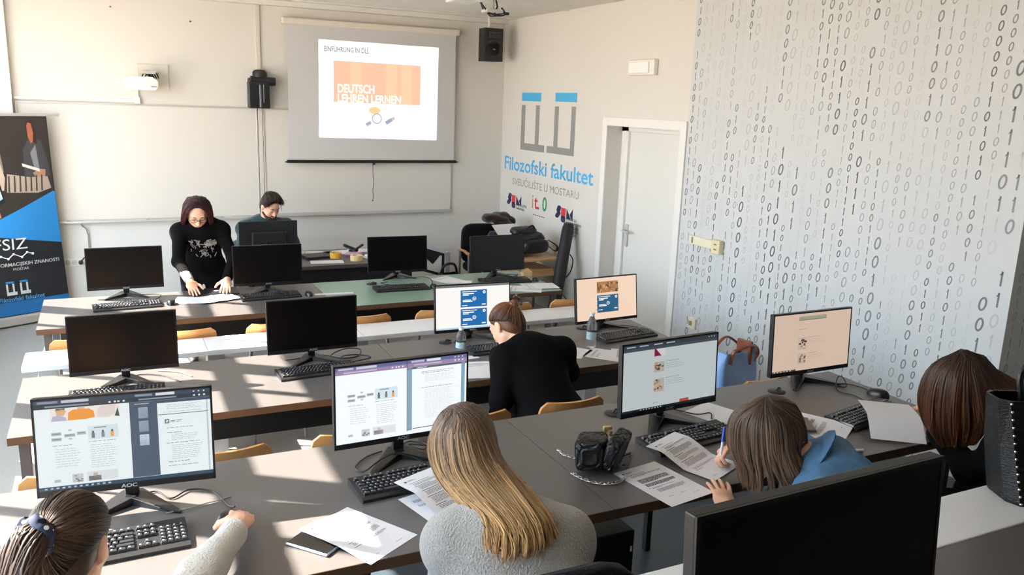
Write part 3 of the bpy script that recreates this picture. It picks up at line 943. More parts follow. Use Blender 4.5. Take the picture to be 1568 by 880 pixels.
# black capped device on the duct
t = thing('wall_device', 'black boxy wall device with a rounded overhanging cap beside the projection screen', 'device', (1.50, YF, 2.10))
b = MB().use(mat('device_black', '#17181b', 0.4))
b.bx(-0.125, 0.085, -0.16, -0.026, 0.0, 0.27, 0.008)
b.build('body', None, t)
b = MB()
b.tube([(-0.10, -0.115, 0.285), (0.15, -0.115, 0.275)], 0.045, 14)
b.box((0.02, -0.07, 0.28), (0.28, 0.09, 0.06), 0.02)
b.build('cap', mat('device_black'), t) if False else b.build('cap', MATS['device_black'], t)
b = MB()
b.lathe([(0.075, 0), (0.075, 0.05), (0.055, 0.075), (0.02, 0.08)], (0.0, -0.085, 0.315), 20)
b.build('knob', MATS['device_black'], t)
b = MB().bx(-0.02, 0.0, -0.168, -0.161, 0.01, 0.24, 0.003).bx(0.02, 0.027, -0.168, -0.161, 0.06, 0.24, 0.002)
b.build('rail', mat('device_steel', '#7f858c', 0.3, metal=0.8), t)

# roll-down projection screen with the projected slide
t = thing('projection_screen', 'grey-white roll-down projection screen with a lit slide on the front wall', 'projection screen', (2.745, YF - 0.03, 1.54))
fy = -0.05
MB().bx(-1.0, 1.0, -0.06, 0.02, 1.435, 1.50, 0.012).build('housing', mat('screen_housing', '#d8d0c3', 0.5), t)
MB().bx(-0.955, 0.955, fy, fy + 0.002, 0.02, 1.436).build('screen_fabric', mat('screen_fabric', '#c6c5c4', 0.8, spec=0.1), t)
b = MB().bx(-0.985, 0.985, fy - 0.012, fy + 0.014, -0.012, 0.022, 0.005).bx(-1.005, 1.005, fy - 0.006, fy + 0.008, -0.008, 0.006, 0.003)
b.build('bottom_bar', mat('bar_black', '#141414', 0.4), t)
b = MB()
path = [(-0.03, fy - 0.005, -0.012), (-0.03, fy - 0.005, -0.15), (-0.02, fy - 0.005, -0.22), (-0.032, fy - 0.005, -0.33), (-0.025, fy - 0.005, -0.40), (-0.034, fy - 0.005, -0.43)]
b.tube(path, 0.0035, 6).ball((-0.034, fy - 0.005, -0.437), 0.009)
b.lathe([(0.012, 0), (0.02, 0.012), (0.012, 0.022)], (-0.018, fy - 0.004, -0.034), 10)
b.build('pull_cord', mat('cord_dark', '#3a3632', 0.7), t)
s = MB().use(emat('#ffffff', 1.12))
sl = [(-0.635, 0.265), (0.735, 0.25), (0.745, 1.290), (-0.625, 1.300)]
s.poly([(x, fy - 0.0015, z) for x, z in sl])
so = s.build('projected_slide', None, t)
p = MB()
def SL(u, v):
    a, b_, c, d = [Vector((x, 0, z)) for x, z in sl]
    q = a.lerp(b_, u).lerp(d.lerp(c, u), 1 - v)
    return (q.x, fy - 0.003, q.z)
def srect(u0, v0, u1, v1, c, off=0.0):
    p.use(c)
    pts = [SL(u0, v1), SL(u1, v1), SL(u1, v0), SL(u0, v0)]
    p.poly([(x, y - off, z) for x, y, z in pts])
og = emat('#fbc5a6', 1.05); og2 = emat('#fbcfa8', 1.06)
srect(.118, .205, .845, .625, og)
for u in (.25, .55, .68): srect(u, .21, u + .09, .62, og2, .0004)
def stext(txt, u, v, size, c, bold=0.0, sx=1.0):
    x, y, z = SL(u, v)
    p.use(c).text(txt, size, Matrix.Translation((x, y - 0.0012, z)) @ VERT, bold, sx=sx)
def sfit(txt, u, v, w, h, c, bold):
    x, y, z = SL(u, v)
    p.use(c).fit(txt, w, h, Matrix.Translation((x, y - 0.0012, z)) @ VERT, bold)
sfit('EINFÜHRUNG IN DLL', .045, .115, .495, .052, emat('#85858f', 1.0), .012)
stext('by Dia', .052, .152, .03, emat('#cfcfd6', 1.0))
sfit('DEUTSCH', .150, .525, .415, .086, emat('#fff8f2', 1.12), .035)
sfit('LEHREN LERNEN', .150, .622, .725, .080, emat('#fff8f2', 1.12), .035)
# small drawing: speech blob, magnifier, pencil
def disc(cu, cv, ru, rv, c, n=20, off=0.0):
    p.use(c)
    p.poly([(lambda q: (q[0], q[1] - off, q[2]))(SL(cu + ru * math.cos(2 * math.pi * k / n), cv - rv * math.sin(2 * math.pi * k / n))) for k in range(n)])
disc(.455, .700, .048, .038, emat('#f9d49a', 1.05))
disc(.475, .785, .042, .056, emat('#a9aecb', 1.0), 24, .0004); disc(.475, .785, .034, .045, emat('#ffffff', 1.12), 24, .0008)
def sbar(u0, v0, u1, v1, w, c):
    a, b_ = Vector(SL(u0, v0)), Vector(SL(u1, v1))
    d = (b_ - a).normalized(); n_ = Vector((-d.z, 0, d.x)) * w
    p.use(c).poly([tuple(a + n_ + Vector((0, -.0006, 0))), tuple(a - n_ + Vector((0, -.0006, 0))), tuple(b_ - n_ + Vector((0, -.0006, 0))), tuple(b_ + n_ + Vector((0, -.0006, 0)))])
sbar(.385, .855, .425, .825, .018, emat('#b3b2c8', 1.0))
sbar(.55, .83, .60, .79, .02, emat('#a3a8cc', 1.0)); sbar(.60, .79, .625, .77, .018, emat('#e8c0c0', 1.0))
for k in range(4): srect(.515 + k * .02, .675 + .004 * k, .53 + k * .02, .681 + .004 * k, emat('#f6d9a8', 1.0))
for k in range(3): srect(.865 + k * .02, .085, .88 + k * .02, .09, emat('#dcdce4', 1.0))
p.build('slide_picture', None, so)

# socket strip and loose cable end below the left whiteboard
t = thing('wall_socket', 'white double wall socket with a black plug, low on the front wall', 'socket', (-0.36, YF, 0.53))
b = MB().box((0, -0.008, 0), (0.22, 0.015, 0.085), 0.006); b.build('plate', mat('socket_white', '#dcdad4', 0.4), t)
b = MB()
for x in (-0.055, 0.0): b.lathe([(0.024, 0), (0.024, 0.004), (0.018, 0.004)], (0, 0, 0), 16)
b = MB().xf(Matrix.Translation((-0.055, -0.016, 0)) @ VERT).lathe([(0.026, 0), (0.026, 0.003), (0.02, 0.004)], seg=16)
b.xf(Matrix.Translation((0.005, -0.016, 0)) @ VERT).lathe([(0.026, 0), (0.026, 0.003), (0.02, 0.004)], seg=16)
b.build('outlets', mat('outlet_grey', '#b9b8b4', 0.5), t)
b = MB().tube([(0.062, -0.016, 0), (0.062, -0.06, 0.0), (0.07, -0.07, 0.02), (0.10, -0.06, 0.055), (0.125, -0.05, 0.06)], [0.022, 0.02, 0.008, 0.006, 0.006], 10)
b.build('plug', mat('cable_black'), t) if False else b.build('plug', MATS['cable_black'], t)
b = MB().tube([(0, 0, 0), (0.01, -0.02, -0.02), (0.045, -0.02, -0.05), (0.055, -0.015, -0.10)], 0.006, 6).bx(0.05, 0.066, -0.012, -0.0005, -0.42, -0.10)
o = b.build('cable', mat('cable_grey', '#8d8a84', 0.6), None, loc=(-0.27, YF - 0.004, 0.915))
tag(o, 'short grey cable hanging under the whiteboard tray beside the banner', 'cable')
# wall screws above the whiteboard
for x, z, lb in ((0.13, 3.02, 'left tiny screw hole plug high on the front wall'), (0.85, 2.935, 'right tiny screw hole plug high on the front wall')):
    o = MB().xf(VERT).lathe([(0.009, 0), (0.008, 0.006), (0.0, 0.007)], seg=10).build('wall_plug', mat('plug_dark', '#5a554e', 0.6), None, loc=(x, YF, z))
    tag(o, lb, 'wall plug')

# loudspeaker in the corner, hung from a white bracket
t = thing('loudspeaker', 'black loudspeaker high in the corner on a white ceiling bracket', 'loudspeaker', (4.02, 8.95, 2.70), rad(6))
b = MB()
pr = [(-0.12, -0.10), (0.12, -0.10), (0.085, 0.10), (-0.085, 0.10)]
b.prism([(x, y, 0.0) for x, y in pr], (0, 0, 0.36))
b.build('cabinet', mat('speaker_black', '#1b1b1d', 0.55), t)
FR = Matrix.Translation((0, -0.101, 0)) @ VERT
b = MB().xf(Matrix.Translation((0, -0.1, 0.13)) @ VERT).lathe([(0.098, 0.0), (0.098, 0.006), (0.088, 0.008), (0.05, -0.01), (0.03, -0.005), (0.0, -0.002)], seg=28)
b.build('woofer', mat('speaker_cone', '#0e0e0f', 0.5), t)
b = MB().bx(-0.075, 0.075, -0.108, -0.1, 0.25, 0.32, 0.004).bx(-0.045, 0.045, -0.112, -0.106, 0.262, 0.308, 0.004); b.build('horn', mat('speaker_horn', '#26262a', 0.35), t)
b = MB().use(mat('logo_grey')).text('JBL', 0.016, Matrix.Translation((0, -0.1095, 0.125)) @ VERT, 0.0006, align='CENTER')if False else MB().box((0.0, -0.108, 0.13), (0.03, 0.002, 0.012), 0.001)
b.build('badge', MATS['logo_grey'], t)
b = MB().tube([(0, 0.02, 0.361), (0, 0.02, 0.494)], 0.012, 10).box((0, 0.02, 0.488), (0.07, 0.07, 0.012), 0.003); b.build('bracket', M_TRIMW, t)

# ceiling projector seen from below at the top edge
t = thing('ceiling_projector', 'white projector box with black cables at the top edge of the ceiling', 'projector', (3.05, 7.2, 3.194))
b = MB().bx(-0.20, 0.04, -0.15, 0.15, -0.085, -0.001, 0.012); b.build('body', mat('projector_white'), t) if False else b.build('body', MATS['projector_white'], t)
b = MB().tube([(0.20, 0.0, -0.001), (0.20, 0.0, -0.12)], 0.02, 10).box((0.20, 0.0, -0.14), (0.16, 0.14, 0.03), 0.006); b.build('bracket', MATS['bracket_light'], t)
b = MB()
b.tube([(0.05, 0, -0.02), (0.09, -0.03, -0.10), (0.16, -0.04, -0.165), (0.24, -0.03, -0.17), (0.33, 0.0, -0.14), (0.31, 0.03, -0.10)], 0.009, 8)
b.tube([(0.07, 0.03, -0.01), (0.12, 0.03, -0.12), (0.20, 0.03, -0.18), (0.30, 0.02, -0.17), (0.36, 0.0, -0.15)], 0.007, 8)
b.tube([(0.22, -0.02, -0.02), (0.23, -0.05, -0.10), (0.20, -0.05, -0.17)], 0.008, 8)
b.box((0.345, 0, -0.150), (0.05, 0.03, 0.025), 0.006)
b.build('cables', MATS['cable_black'], t)

# ---------------------------------------------------------------- things on the right wall
RW = Matrix.Rotation(rad(-90), 4, 'Z') @ VERT      # text standing upright on the right wall, read towards -Y
def onR(y, z, d=0.0015): return Matrix.Translation((XR - d, y, z)) @ RW
M_BLUE = mat('decal_blue', '#45aee0', 0.5)
M_GREYD = mat('decal_grey', '#8f8f8c', 0.5)
M_NAVY = mat('decal_navy', '#2b2a55', 0.5)
M_RED = mat('decal_red', '#d8383f', 0.5)
def rrect(b, y0, y1, z0, z1): b.quad((XR - .0015, y0, z0), (XR - .0015, y1, z0), (XR - .0015, y1, z1), (XR - .0015, y0, z1))
t = thing('wall_logo', 'two blue-topped grey E-shaped bars printed on the wall left of the door', 'logo', (0, 0, 0))
for ya, yb, za, zb in ((8.746, 8.275, 2.272, 2.366), (7.95, 7.49, 2.276, 2.369)):
    b = MB(); rrect(b, ya, yb, za, zb); b.build('blue_bar', M_BLUE, t)
b = MB(); rrect(b, 8.748, 8.648, 1.80, 2.228); rrect(b, 8.391, 8.297, 1.80, 2.230); rrect(b, 8.748, 8.155, 1.722, 1.80); b.build('grey_bars', M_GREYD, t)
b = MB(); rrect(b, 7.951, 7.860, 1.80, 2.227); rrect(b, 7.590, 7.500, 1.80, 2.231); rrect(b, 8.10, 7.50, 1.727, 1.80); b.build('grey_bars', M_GREYD, t)
o = MB().fit('Filozofski fakultet', 2.065, 0.150, onR(9.155, 1.468), 0.016).build('wall_lettering', M_BLUE)
tag(o, 'bold blue lettering reading Filozofski fakultet on the right wall', 'lettering')
o = MB().fit('SVEUČILIŠTE U MOSTARU', 1.565, 0.078, onR(8.925, 1.298)).build('wall_lettering', M_GREYD)
tag(o, 'thin grey lettering reading Sveučilište u Mostaru below the blue lettering', 'lettering')
def stum(name, label, y0, z0, s, sv, lines_):
    t = thing(name, label, 'emblem', (0, 0, 0))
    P = lambda u, v: (XR - .0015, y0 - u * s, z0 + v * sv)
    b = MB().use(M_NAVY)
    def pill(u0, v0, u1, v1, r, c, cut=None):
        b.use(c)
        n = 10; pts = []
        d = Vector((u1 - u0, v1 - v0)).normalized(); a0 = math.atan2(d.y, d.x); sr = 1.0
        for k in range(n + 1): a = a0 - math.pi / 2 + math.pi * k / n; pts.append((u1 + r * math.cos(a), v1 + r * math.sin(a)))
        for k in range(n + 1): a = a0 + math.pi / 2 + math.pi * k / n; pts.append((u0 + r * math.cos(a), v0 + r * math.sin(a)))
        b.poly([P(*q) for q in pts])
    pill(.18, .62, .24, .86, .13, M_NAVY); pill(.10, .22, .22, .46, .13, M_NAVY)
    b.use(M_RED).poly([P(.38, .28), P(.68, .28), P(.68, .88), P(.38, .88)])
    pill(.53, .02, .53, .20, .15, M_NAVY)
    b.use(M_NAVY).poly([P(.74, .20), P(1.06, .20), P(.74, .90)])
    b.poly([P(1.10, .20), P(1.16, .20), P(1.16, .95), P(.95, .52)])
    b.build('mark', None, t)
    b = MB().use(mat('decal_ink', '#3c3c44', 0.5))
    for i, l_ in enumerate(lines_):
        b.fit(l_, s * .078 * len(l_), .026, onR(y0 - .72 * s, z0 + .02 - i * .040), 0.02)
    b.build('caption', None, t)
stum('wall_emblem', 'small navy and red emblem printed on the wall left of the colourful it.0', 9.05, 1.035, .33, .155, ['SVEUČILIŠTE', 'U MOSTARU'])
stum('wall_emblem', 'navy and red emblem with several caption lines behind the black tube bag', 7.83, 1.035, .32, .155, ['CENTAR ZA', 'INFORMACIJSKE', 'TEHNOLOGIJE', 'SVEUČILIŠTA', 'U MOSTARU'])
t = thing('wall_lettering', 'small colourful lettering it.0 with orange i, red t and green zero', 'lettering', (0, 0, 0))
b = MB().use(mat('decal_orange', '#d79a4a', 0.5)).text('i', .22, onR(8.405, 1.085), .004)
b.build('letter_i', None, t)
MB().use(mat('decal_red2', '#cf4238', 0.5)).text('t.', .22, onR(8.335, 1.083), .004).build('letter_t', None, t)
MB().use(mat('decal_green', '#3f9a6a', 0.5)).text('0', .22, onR(8.145, 1.083), .005).build('letter_zero', None, t)
b = MB().use(MATS['decal_ink'])
for k in range(6): rrect(b, 8.36 - k * .05, 8.325 - k * .05, 1.005, 1.014)
b.build('caption', None, t)

t = thing('emergency_light', 'white rectangular emergency light on the wall above the door', 'light', (XR, 6.32, 2.525))
MB().box((-0.025, 0, 0.068), (0.048, 0.40, 0.135), 0.008).build('housing', M_TRIMW, t)
MB().box((-0.055, 0.02, 0.066), (0.016, 0.30, 0.095), 0.005).build('diffuser', mat('diffuser_white', '#e9ebe8', 0.3), t)
t = thing('wall_trunking', 'cream socket strip with a square switch box on the digit wall', 'socket', (XR, 5.29, 1.19))
MB().box((-0.012, 0.03, 0.0), (0.022, 0.34, 0.07), 0.003).build('strip', mat('cream_plastic', '#e3dac0', 0.45), t)
MB().box((-0.024, -0.17, -0.005), (0.046, 0.10, 0.11), 0.005).build('switch_box', mat('cream_plastic_dark', '#ddcfa8', 0.45), t)
b = MB()
for z in (-0.02, 0.02): b.box((-0.048, -0.17, z - 0.005), (0.003, 0.03, 0.012))
b.box((-0.024, 0.15, 0.0), (0.003, 0.02, 0.05))
b.build('openings', mat('opening_dark', '#8f8668', 0.6), t)
t = thing('wall_socket', 'small cream socket plate low on the digit wall near the floor', 'socket', (XR, 5.37, 0.49))
MB().box((-0.010, 0, 0), (0.018, 0.10, 0.09), 0.004).build('plate', MATS['cream_plastic'], t)
MB().box((-0.021, 0.01, 0), (0.004, 0.04, 0.04), 0.001).build('opening', MATS['opening_dark'], t)

# ---------------------------------------------------------------- roll-up banner in the left corner
t = thing('rollup_banner', 'tall dark and blue roll-up banner standing in the front left corner', 'banner', (-0.865, 8.93, 0), rad(27))
BW, BH = 0.86, 1.985
b = MB().bx(-BW / 2 - 0.02, BW / 2 + 0.02, -0.05, 0.05, 0.012, 0.10, 0.015).bx(-BW / 2 + 0.05, -BW / 2 + 0.11, -0.15, 0.15, 0.0, 0.0115).bx(BW / 2 - 0.11, BW / 2 - 0.05, -0.15, 0.12, 0.0, 0.0115)
b.build('base', M_ALU, t)
MB().tube([(0.0, 0.03, 0.10), (0.0, 0.03, BH)], 0.011, 10).build('pole', M_ALU, t)
MB().bx(-BW / 2 - 0.03, BW / 2 + 0.11, -0.012, 0.012, BH - 0.012, BH + 0.012, 0.004).build('top_rail', M_ALU, t)
NU, NV = 14, 30
def BP(u, v, d=0.0):
    # u 0..1 across, v 0 at the bottom, 1 at the top; the sheet bows a little
    e = 0.02 * math.sin(v * math.pi) * (1 - 2 * u)
    x = -BW / 2 + BW * u + 0.075 * (1 - v) ** 1.3 - 0.01
    y = -0.012 - 0.035 * math.sin(math.pi * v) * math.sin(math.pi * min(1, max(0, u)))
    return (x, y - d, 0.10 + (BH - 0.115) * v)
b = MB()
vs = [BP(i / NU, j / NV) for j in range(NV + 1) for i in range(NU + 1)]
vs += [(x, y + 0.003, z) for x, y, z in vs]
n1 = (NU + 1) * (NV + 1)
fs = []
for j in range(NV):
    for i in range(NU):
        a = j * (NU + 1) + i
        fs += [(a, a + 1, a + NU + 2, a + NU + 1), (n1 + a, n1 + a + NU + 1, n1 + a + NU + 2, n1 + a + 1)]
b.add(vs, fs, True)
sheet = b.build('banner_sheet', mat('banner_dark', '#24262b', 0.45), t)
p = MB()
def bpoly(pts, c, d):
    # tessellated through the bow: slice the polygon into a fan of fine strips
    bm = bmesh.new()
    bv = [bm.verts.new((.36 + .64 * u, v, 0)) for u, v in pts]
    bm.faces.new(bv)
    for k in range(1, 40):
        g = bm.verts[:] + bm.edges[:] + bm.faces[:]
        bmesh.ops.bisect_plane(bm, geom=g, plane_co=(0, k / 40, 0), plane_no=(0, 1, 0))
    for k in range(1, 16):
        g = bm.verts[:] + bm.edges[:] + bm.faces[:]
        bmesh.ops.bisect_plane(bm, geom=g, plane_co=(k / 16, 0, 0), plane_no=(1, 0, 0))
    bm.verts.index_update()
    p.use(mat('banner_' + c.strip('#'), c, 0.45))
    p.add([BP(v.co.x, v.co.y, d) for v in bm.verts], [[v.index for v in f.verts] for f in bm.faces], True)
    bm.free()
D0, D1, D2, D3 = 0.001, 0.0018, 0.0026, 0.0034
bpoly([(-.55, .42), (0, .495), (.995, .63), (.995, .995), (-.55, .995)], '#39332f', D0)
bpoly([(.05, .72), (.10, .93), (.16, .94), (.20, .73)], '#8d8178', D1)
bpoly([(.02, .72), (.06, .82), (.14, .80), (.20, .70), (.16, .64), (.0, .64)], '#c9b3a2', D2)
bpoly([(.20, .63), (.24, .72), (.60, .70), (.90, .70), (.94, .64), (.70, .62)], '#b6a596', D2)
for k in range(7): bpoly([(.22 + k * .09, .63), (.25 + k * .09, .71), (.275 + k * .09, .71), (.25 + k * .09, .63)], '#4a413c', D3)
bpoly([(.52, .70), (.55, .84), (.68, .90), (.86, .88), (.95, .76), (.95, .70)], '#4b4a4d', D1)
bpoly([(.66, .82), (.70, .74), (.78, .74), (.76, .86)], '#8b8c90', D2)
bpoly([(.645, .90), (.63, .96), (.66, .985), (.76, .985), (.80, .93), (.79, .86), (.75, .87)], '#3b2620', D1)
bpoly([(.655, .90), (.655, .955), (.68, .97), (.73, .965), (.75, .92), (.73, .875), (.69, .865)], '#b06a4e', D2)
bpoly([(.66, .72), (.70, .70), (.86, .70), (.88, .735), (.78, .74)], '#b98c74', D3)
bpoly([(.50, .755), (.78, .725), (.78, .74), (.50, .77)], '#e8e2da', D3 + .0006)
bpoly([(0, .56), (.16, .58), (.08, .73), (0, .72)], '#23262c', D3)
bpoly([(0, .58), (.12, .60), (.06, .705), (0, .70)], '#bcd6e4', D3 + .0006)
bpoly([(0, .50), (.06, .51), (.04, .54), (0, .55)], '#c9835c', D3)
bpoly([(-.3, .41), (-.3, .42), (0, .495), (.97, .625), (.995, .62), (.995, .355), (0, .41)], '#2f8fd6', D1)
bpoly([(-.55, .005), (-.55, .075), (1, .075), (1, .005)], '#2378bd', D1)
def btext(txt, u, v, size, c, bold=0, sx=1.0):
    x, y, z = BP(u, v, 0.004)
    p.use(mat('banner_' + c.strip('#'), c, 0.45)).text(txt, size, Matrix.Translation((x, -0.058, z)) @ VERT, bold, sx=sx)
btext('FSIZ', .262, .345, .15, '#e6e6e6', 0, 1.1)
wv = [(.26, .295), (.33, .315), (.40, .300), (.46, .322), (.54, .303), (.60, .325), (.655, .315)]
p.use(MATS['banner_e6e6e6']).tube([(BP(u, v)[0], -0.056, BP(u, v)[2]) for u, v in wv], 0.005, 6)
for u, v in wv: p.ball((BP(u, v)[0], -0.057, BP(u, v)[2]), 0.011, 8, 6)
btext('STUDIJ INFORMACIJSKIH ZNANOSTI', .05, .262, .045, '#cfcfcf', .0005, 1.03)
btext('MOSTAR', .43, .238, .036, '#cfcfcf')
for k, (u, c) in enumerate(((-.02, 0), (.20, 0))):
    for a in ((0, .05, .03, .095), (.10, .05, .13, .095), (0, .035, .165, .052)):
        bpoly([(u + a[0], .075 + a[1]), (u + a[2], .075 + a[1]), (u + a[2], .075 + a[3]), (u + a[0], .075 + a[3])], '#dddddd', D2)
    bpoly([(u, .176), (u + .13, .176), (u + .13, .188), (u, .188)][:4], '#2f8fd6', D2) if False else None
    bpoly([(u, .173), (u + .13, .173), (u + .13, .182), (u, .182)], '#2f8fd6', D3)
btext('Filozofski fakultet', .24, .083, .058, '#4f9fd8', .0008, 1.0)
p.build('banner_print', None, sheet)

# ---------------------------------------------------------------- paper
M_PAPER = mat('paper_white', '#dcdbde', 0.75, spec=0.2)
M_INK = mat('ink_grey', '#66656a', 0.8)
M_INKD = mat('ink_dark', '#3c3b40', 0.8)
def sheet(label, c, z, yaw, txt='doc', bend=0.0, axis=0, w=0.21, h=0.297, group=None, lift=None, seed=1, name='paper_sheet'):
    """An A4 sheet lying on a surface at height z; yaw turns its top edge; bend lifts edge (axis 0: along its length) in metres"""
    rd = random.Random(seed)
    t = None
    NX, NY = 10, 14
    def Z(u, v):
        q = 0.0
        if bend:
            a = v if axis == 0 else u
            q = bend * (2 * a - 1) ** 2 if bend > 0 else -bend * (1 - (2 * a - 1) ** 2)
        if lift: q += lift(u, v)
        return q
    def P(u, v, d=0.0): return ((u - 0.5) * w, (v - 0.5) * h, 0.0006 + Z(u, v) + d)
    b = MB().use(M_PAPER)
    vs = [P(i / NX, j / NY) for j in range(NY + 1) for i in range(NX + 1)]
    n1 = len(vs)
    vs += [(x, y, z_ - 0.0004) for x, y, z_ in vs]
    fs = []
    for j in range(NY):
        for i in range(NX):
            a = j * (NX + 1) + i
            fs += [(a, a + 1, a + NX + 2, a + NX + 1), (n1 + a, n1 + a + NX + 1, n1 + a + NX + 2, n1 + a + 1)]
    b.add(vs, fs, True)
    def bar(u0, u1, v, th, m):
        b.use(m)
        k = max(1, int((u1 - u0) / 0.12))
        for i in range(k):
            a, e = u0 + (u1 - u0) * i / k, u0 + (u1 - u0) * (i + 1) / k
            b.quad(P(a, v, .0004), P(e, v, .0004), P(e, v + th, .0004), P(a, v + th, .0004))
    def para(v, n, u0=.16, u1=.86, m=M_INK, th=.0068, gap=.0155):
        for i in range(n):
            u, end = u0, (u1 if i < n - 1 else u0 + (u1 - u0) * rd.uniform(.3, .9))
            while u < end:
                q = rd.uniform(.02, .06)
                bar(u, min(end, u + q), v - i * gap, th, m)
                u += q + .009
        return v - n * gap
    if txt == 'doc':
        b.use(M_INKD)
        pts = [(.13 + .025 * math.cos(k * math.pi / 5), .90 + .018 * math.sin(k * math.pi / 5)) for k in range(10)]
        b.poly([P(u, v, .0004) for u, v in pts])
        bar(.18, .30, .905, .006, M_INKD); bar(.18, .34, .890, .006, M_INKD)
        v = .83
        bar(.14, .55, v, .007, M_INKD); v -= .03
        for n in (3, 5, 4, 6, 3):
            v = para(v, n, .17) - .018
            if v > .25: bar(.13, .13 + rd.uniform(.2, .5), v, .007, M_INKD); v -= .022
        bar(.16, .30, .08, .005, M_INK); bar(.66, .80, .08, .005, M_INK)
    elif txt == 'table':
        b.use(M_INKD).poly([P(.12 + .025 * math.cos(k * math.pi / 5), .91 + .018 * math.sin(k * math.pi / 5), .0004) for k in range(10)])
        bar(.17, .32, .915, .006, M_INKD); bar(.17, .30, .90, .006, M_INKD)
        bar(.13, .13 + .4, .84, .007, M_INKD)
        v = para(.81, 3, .16) - .01
        para(.69, 7, .16, .84, M_INK, .011, .0145)
        para(.56, 5, .16, .84, M_INK, .011, .0145)
        bar(.13, .16, .455, .010, M_INKD); para(.455, 2, .19, .7)
        para(.40, 5, .22, .84)
        bar(.2, .34, .20, .005, M_INK); bar(.5, .62, .20, .005, M_INK); bar(.70, .84, .13, .005, M_INK)
    elif txt == 'few':
        para(.86, 4, .14, .84); para(.74, 3, .14, .6)
    o = b.build(name, None, None)
    o.location = (c[0], c[1], z)
    o.rotation_euler = (0, 0, rad(yaw))
    return tag(o, label, 'paper', group)
Z1, Z2 = .9380, .7505
# front row
sheet('sunlit printed sheet lying half over the phone on the front desk', (.624, 2.273), Z1, 31, 'doc', 0, 0, seed=2, lift=lambda u, v: 0.0125 * min(1, max(0, (.62 - u) / .3)) * min(1, max(0, (v - .1) / .3)))
sheet('printed sheet resting on the keyboard before the blonde student', (.957, 2.385), Z1 + .004, 22, 'doc', 0, seed=3, lift=lambda u, v: 0.040 * min(1, max(0, (v - .30) / .34)) ** .8)
sheet('second sheet peeking out beneath the blonde student\'s page', (.945, 2.325), Z1, 14, 'few', 0, seed=4)
sheet('printed table sheet hanging over the desk edge beside the handbag', (1.722, 2.212), Z1, 9, 'table', seed=5)
sheet('printed sheet the girl in denim is writing on', (1.945, 2.325), Z1 + .003, 22, 'doc', seed=6, lift=lambda u, v: 0.040 * min(1, max(0, (v - .42) / .34)))
sheet('curved printed sheet with a grey block right of the denim girl', (2.64, 2.41), Z1, 29, 'table', 0, 1, seed=8, lift=lambda u, v: 0.035 * max(0, u - .35) ** 1.4)
sheet('curled blank sheet leaning on the keyboard by the digit wall', (2.955, 2.275), Z1 + .010, -38, None, seed=9, w=.215, h=.33, lift=lambda u, v: 0.052 * min(1, max(0, v / .36)) + 0.012 * math.sin(v * math.pi))
sheet('small printed sheet under the hand of the girl at the right edge', (3.13, 2.225), Z1, -32, 'few', seed=10, w=.18, h=.22)
sheet('white sheet behind the denim girl\'s head near the grey monitor', (2.36, 2.68), Z1, 20, None, seed=11, w=.20, h=.24)
sheet('blank white sheet at the lower left corner beside the ponytail', (-.36, 2.60), Z1, 8, None, seed=12)
# middle row
sheet('printed sheet left of the woman in the black blazer', (1.86, 4.125), Z2, -14, 'few', seed=13)
sheet('white sheet right of the black blazer woman\'s shoulder', (2.50, 4.29), Z2, 38, None, seed=14)
sheet('printed sheet in front of the tall water bottle', (2.72, 4.11), Z2, 42, 'few', seed=15)
sheet('white sheet overlapping the printed one near the grey lit monitor', (2.86, 4.05), Z2 + .004, 55, 'few', seed=16)
sheet('crinkled white strip of paper behind the second lit monitor', (1.80, 4.36), Z2, 90, None, seed=17, w=.06, h=.28)
# farthest row
sheet('white sheet under the standing woman\'s right hand', (.53, 6.32), Z2, 75, None, .004, 0, seed=18)
sheet('white sheet between the standing woman\'s hands', (.66, 6.30), Z2 + .0095, 110, None, .003, 0, seed=19)
sheet('thin bright strip of paper at the front of the greenish desk', (1.53, 6.23), Z2, 85, None, seed=20, w=.05, h=.30)
sheet('white sheet on the greenish desk between two black monitors', (2.57, 6.42), Z2, 20, 'few', seed=21)
sheet('narrow sheet beneath that page on the greenish desk', (2.60, 6.34), Z2 + .004, 62, None, seed=22, w=.12, h=.26)
sheet('printed sheet at the right end of the farthest desk', (3.04, 5.94), Z2, 60, 'few', seed=23)
sheet('second printed sheet at the far desk corner by the black tube', (3.21, 5.985), Z2 + .004, 80, 'few', seed=24)
# black folder with a pale triangle between the woman's hands
b = MB().use(mat('folder_black', '#1d1c20', 0.4)).box((0, 0, 0.009), (0.33, 0.22, 0.017), 0.004)
b.use(mat('logo_grey')).poly([(-.035, .02, .0181), (.0, -.03, .0181), (.035, .02, .0181)])
o = b.build('laptop', None, None); o.location = (.69, 6.515, .7505); o.rotation_euler = (0, 0, rad(-3))
tag(o, 'closed black laptop with a small pale triangle before the standing woman', 'laptop')
# paper box in the far corner
b = MB().use(mat('cardboard_tan', '#c9a778', 0.7)).prism([(-.04, -.03, 0), (.05, -.03, 0), (.05, .02, 0), (-.04, .03, 0)], (0, 0, 0.035))
b.add([(-.04, -.03, .036), (.05, -.03, .036), (.03, .03, .06), (-.05, .04, .055)], [(0, 1, 2, 3)])
o = b.build('cardboard_box', None, None); o.location = (3.30, 6.42, .7505)
tag(o, 'tiny tan cardboard box on the far right desk beneath the dark monitor', 'box')

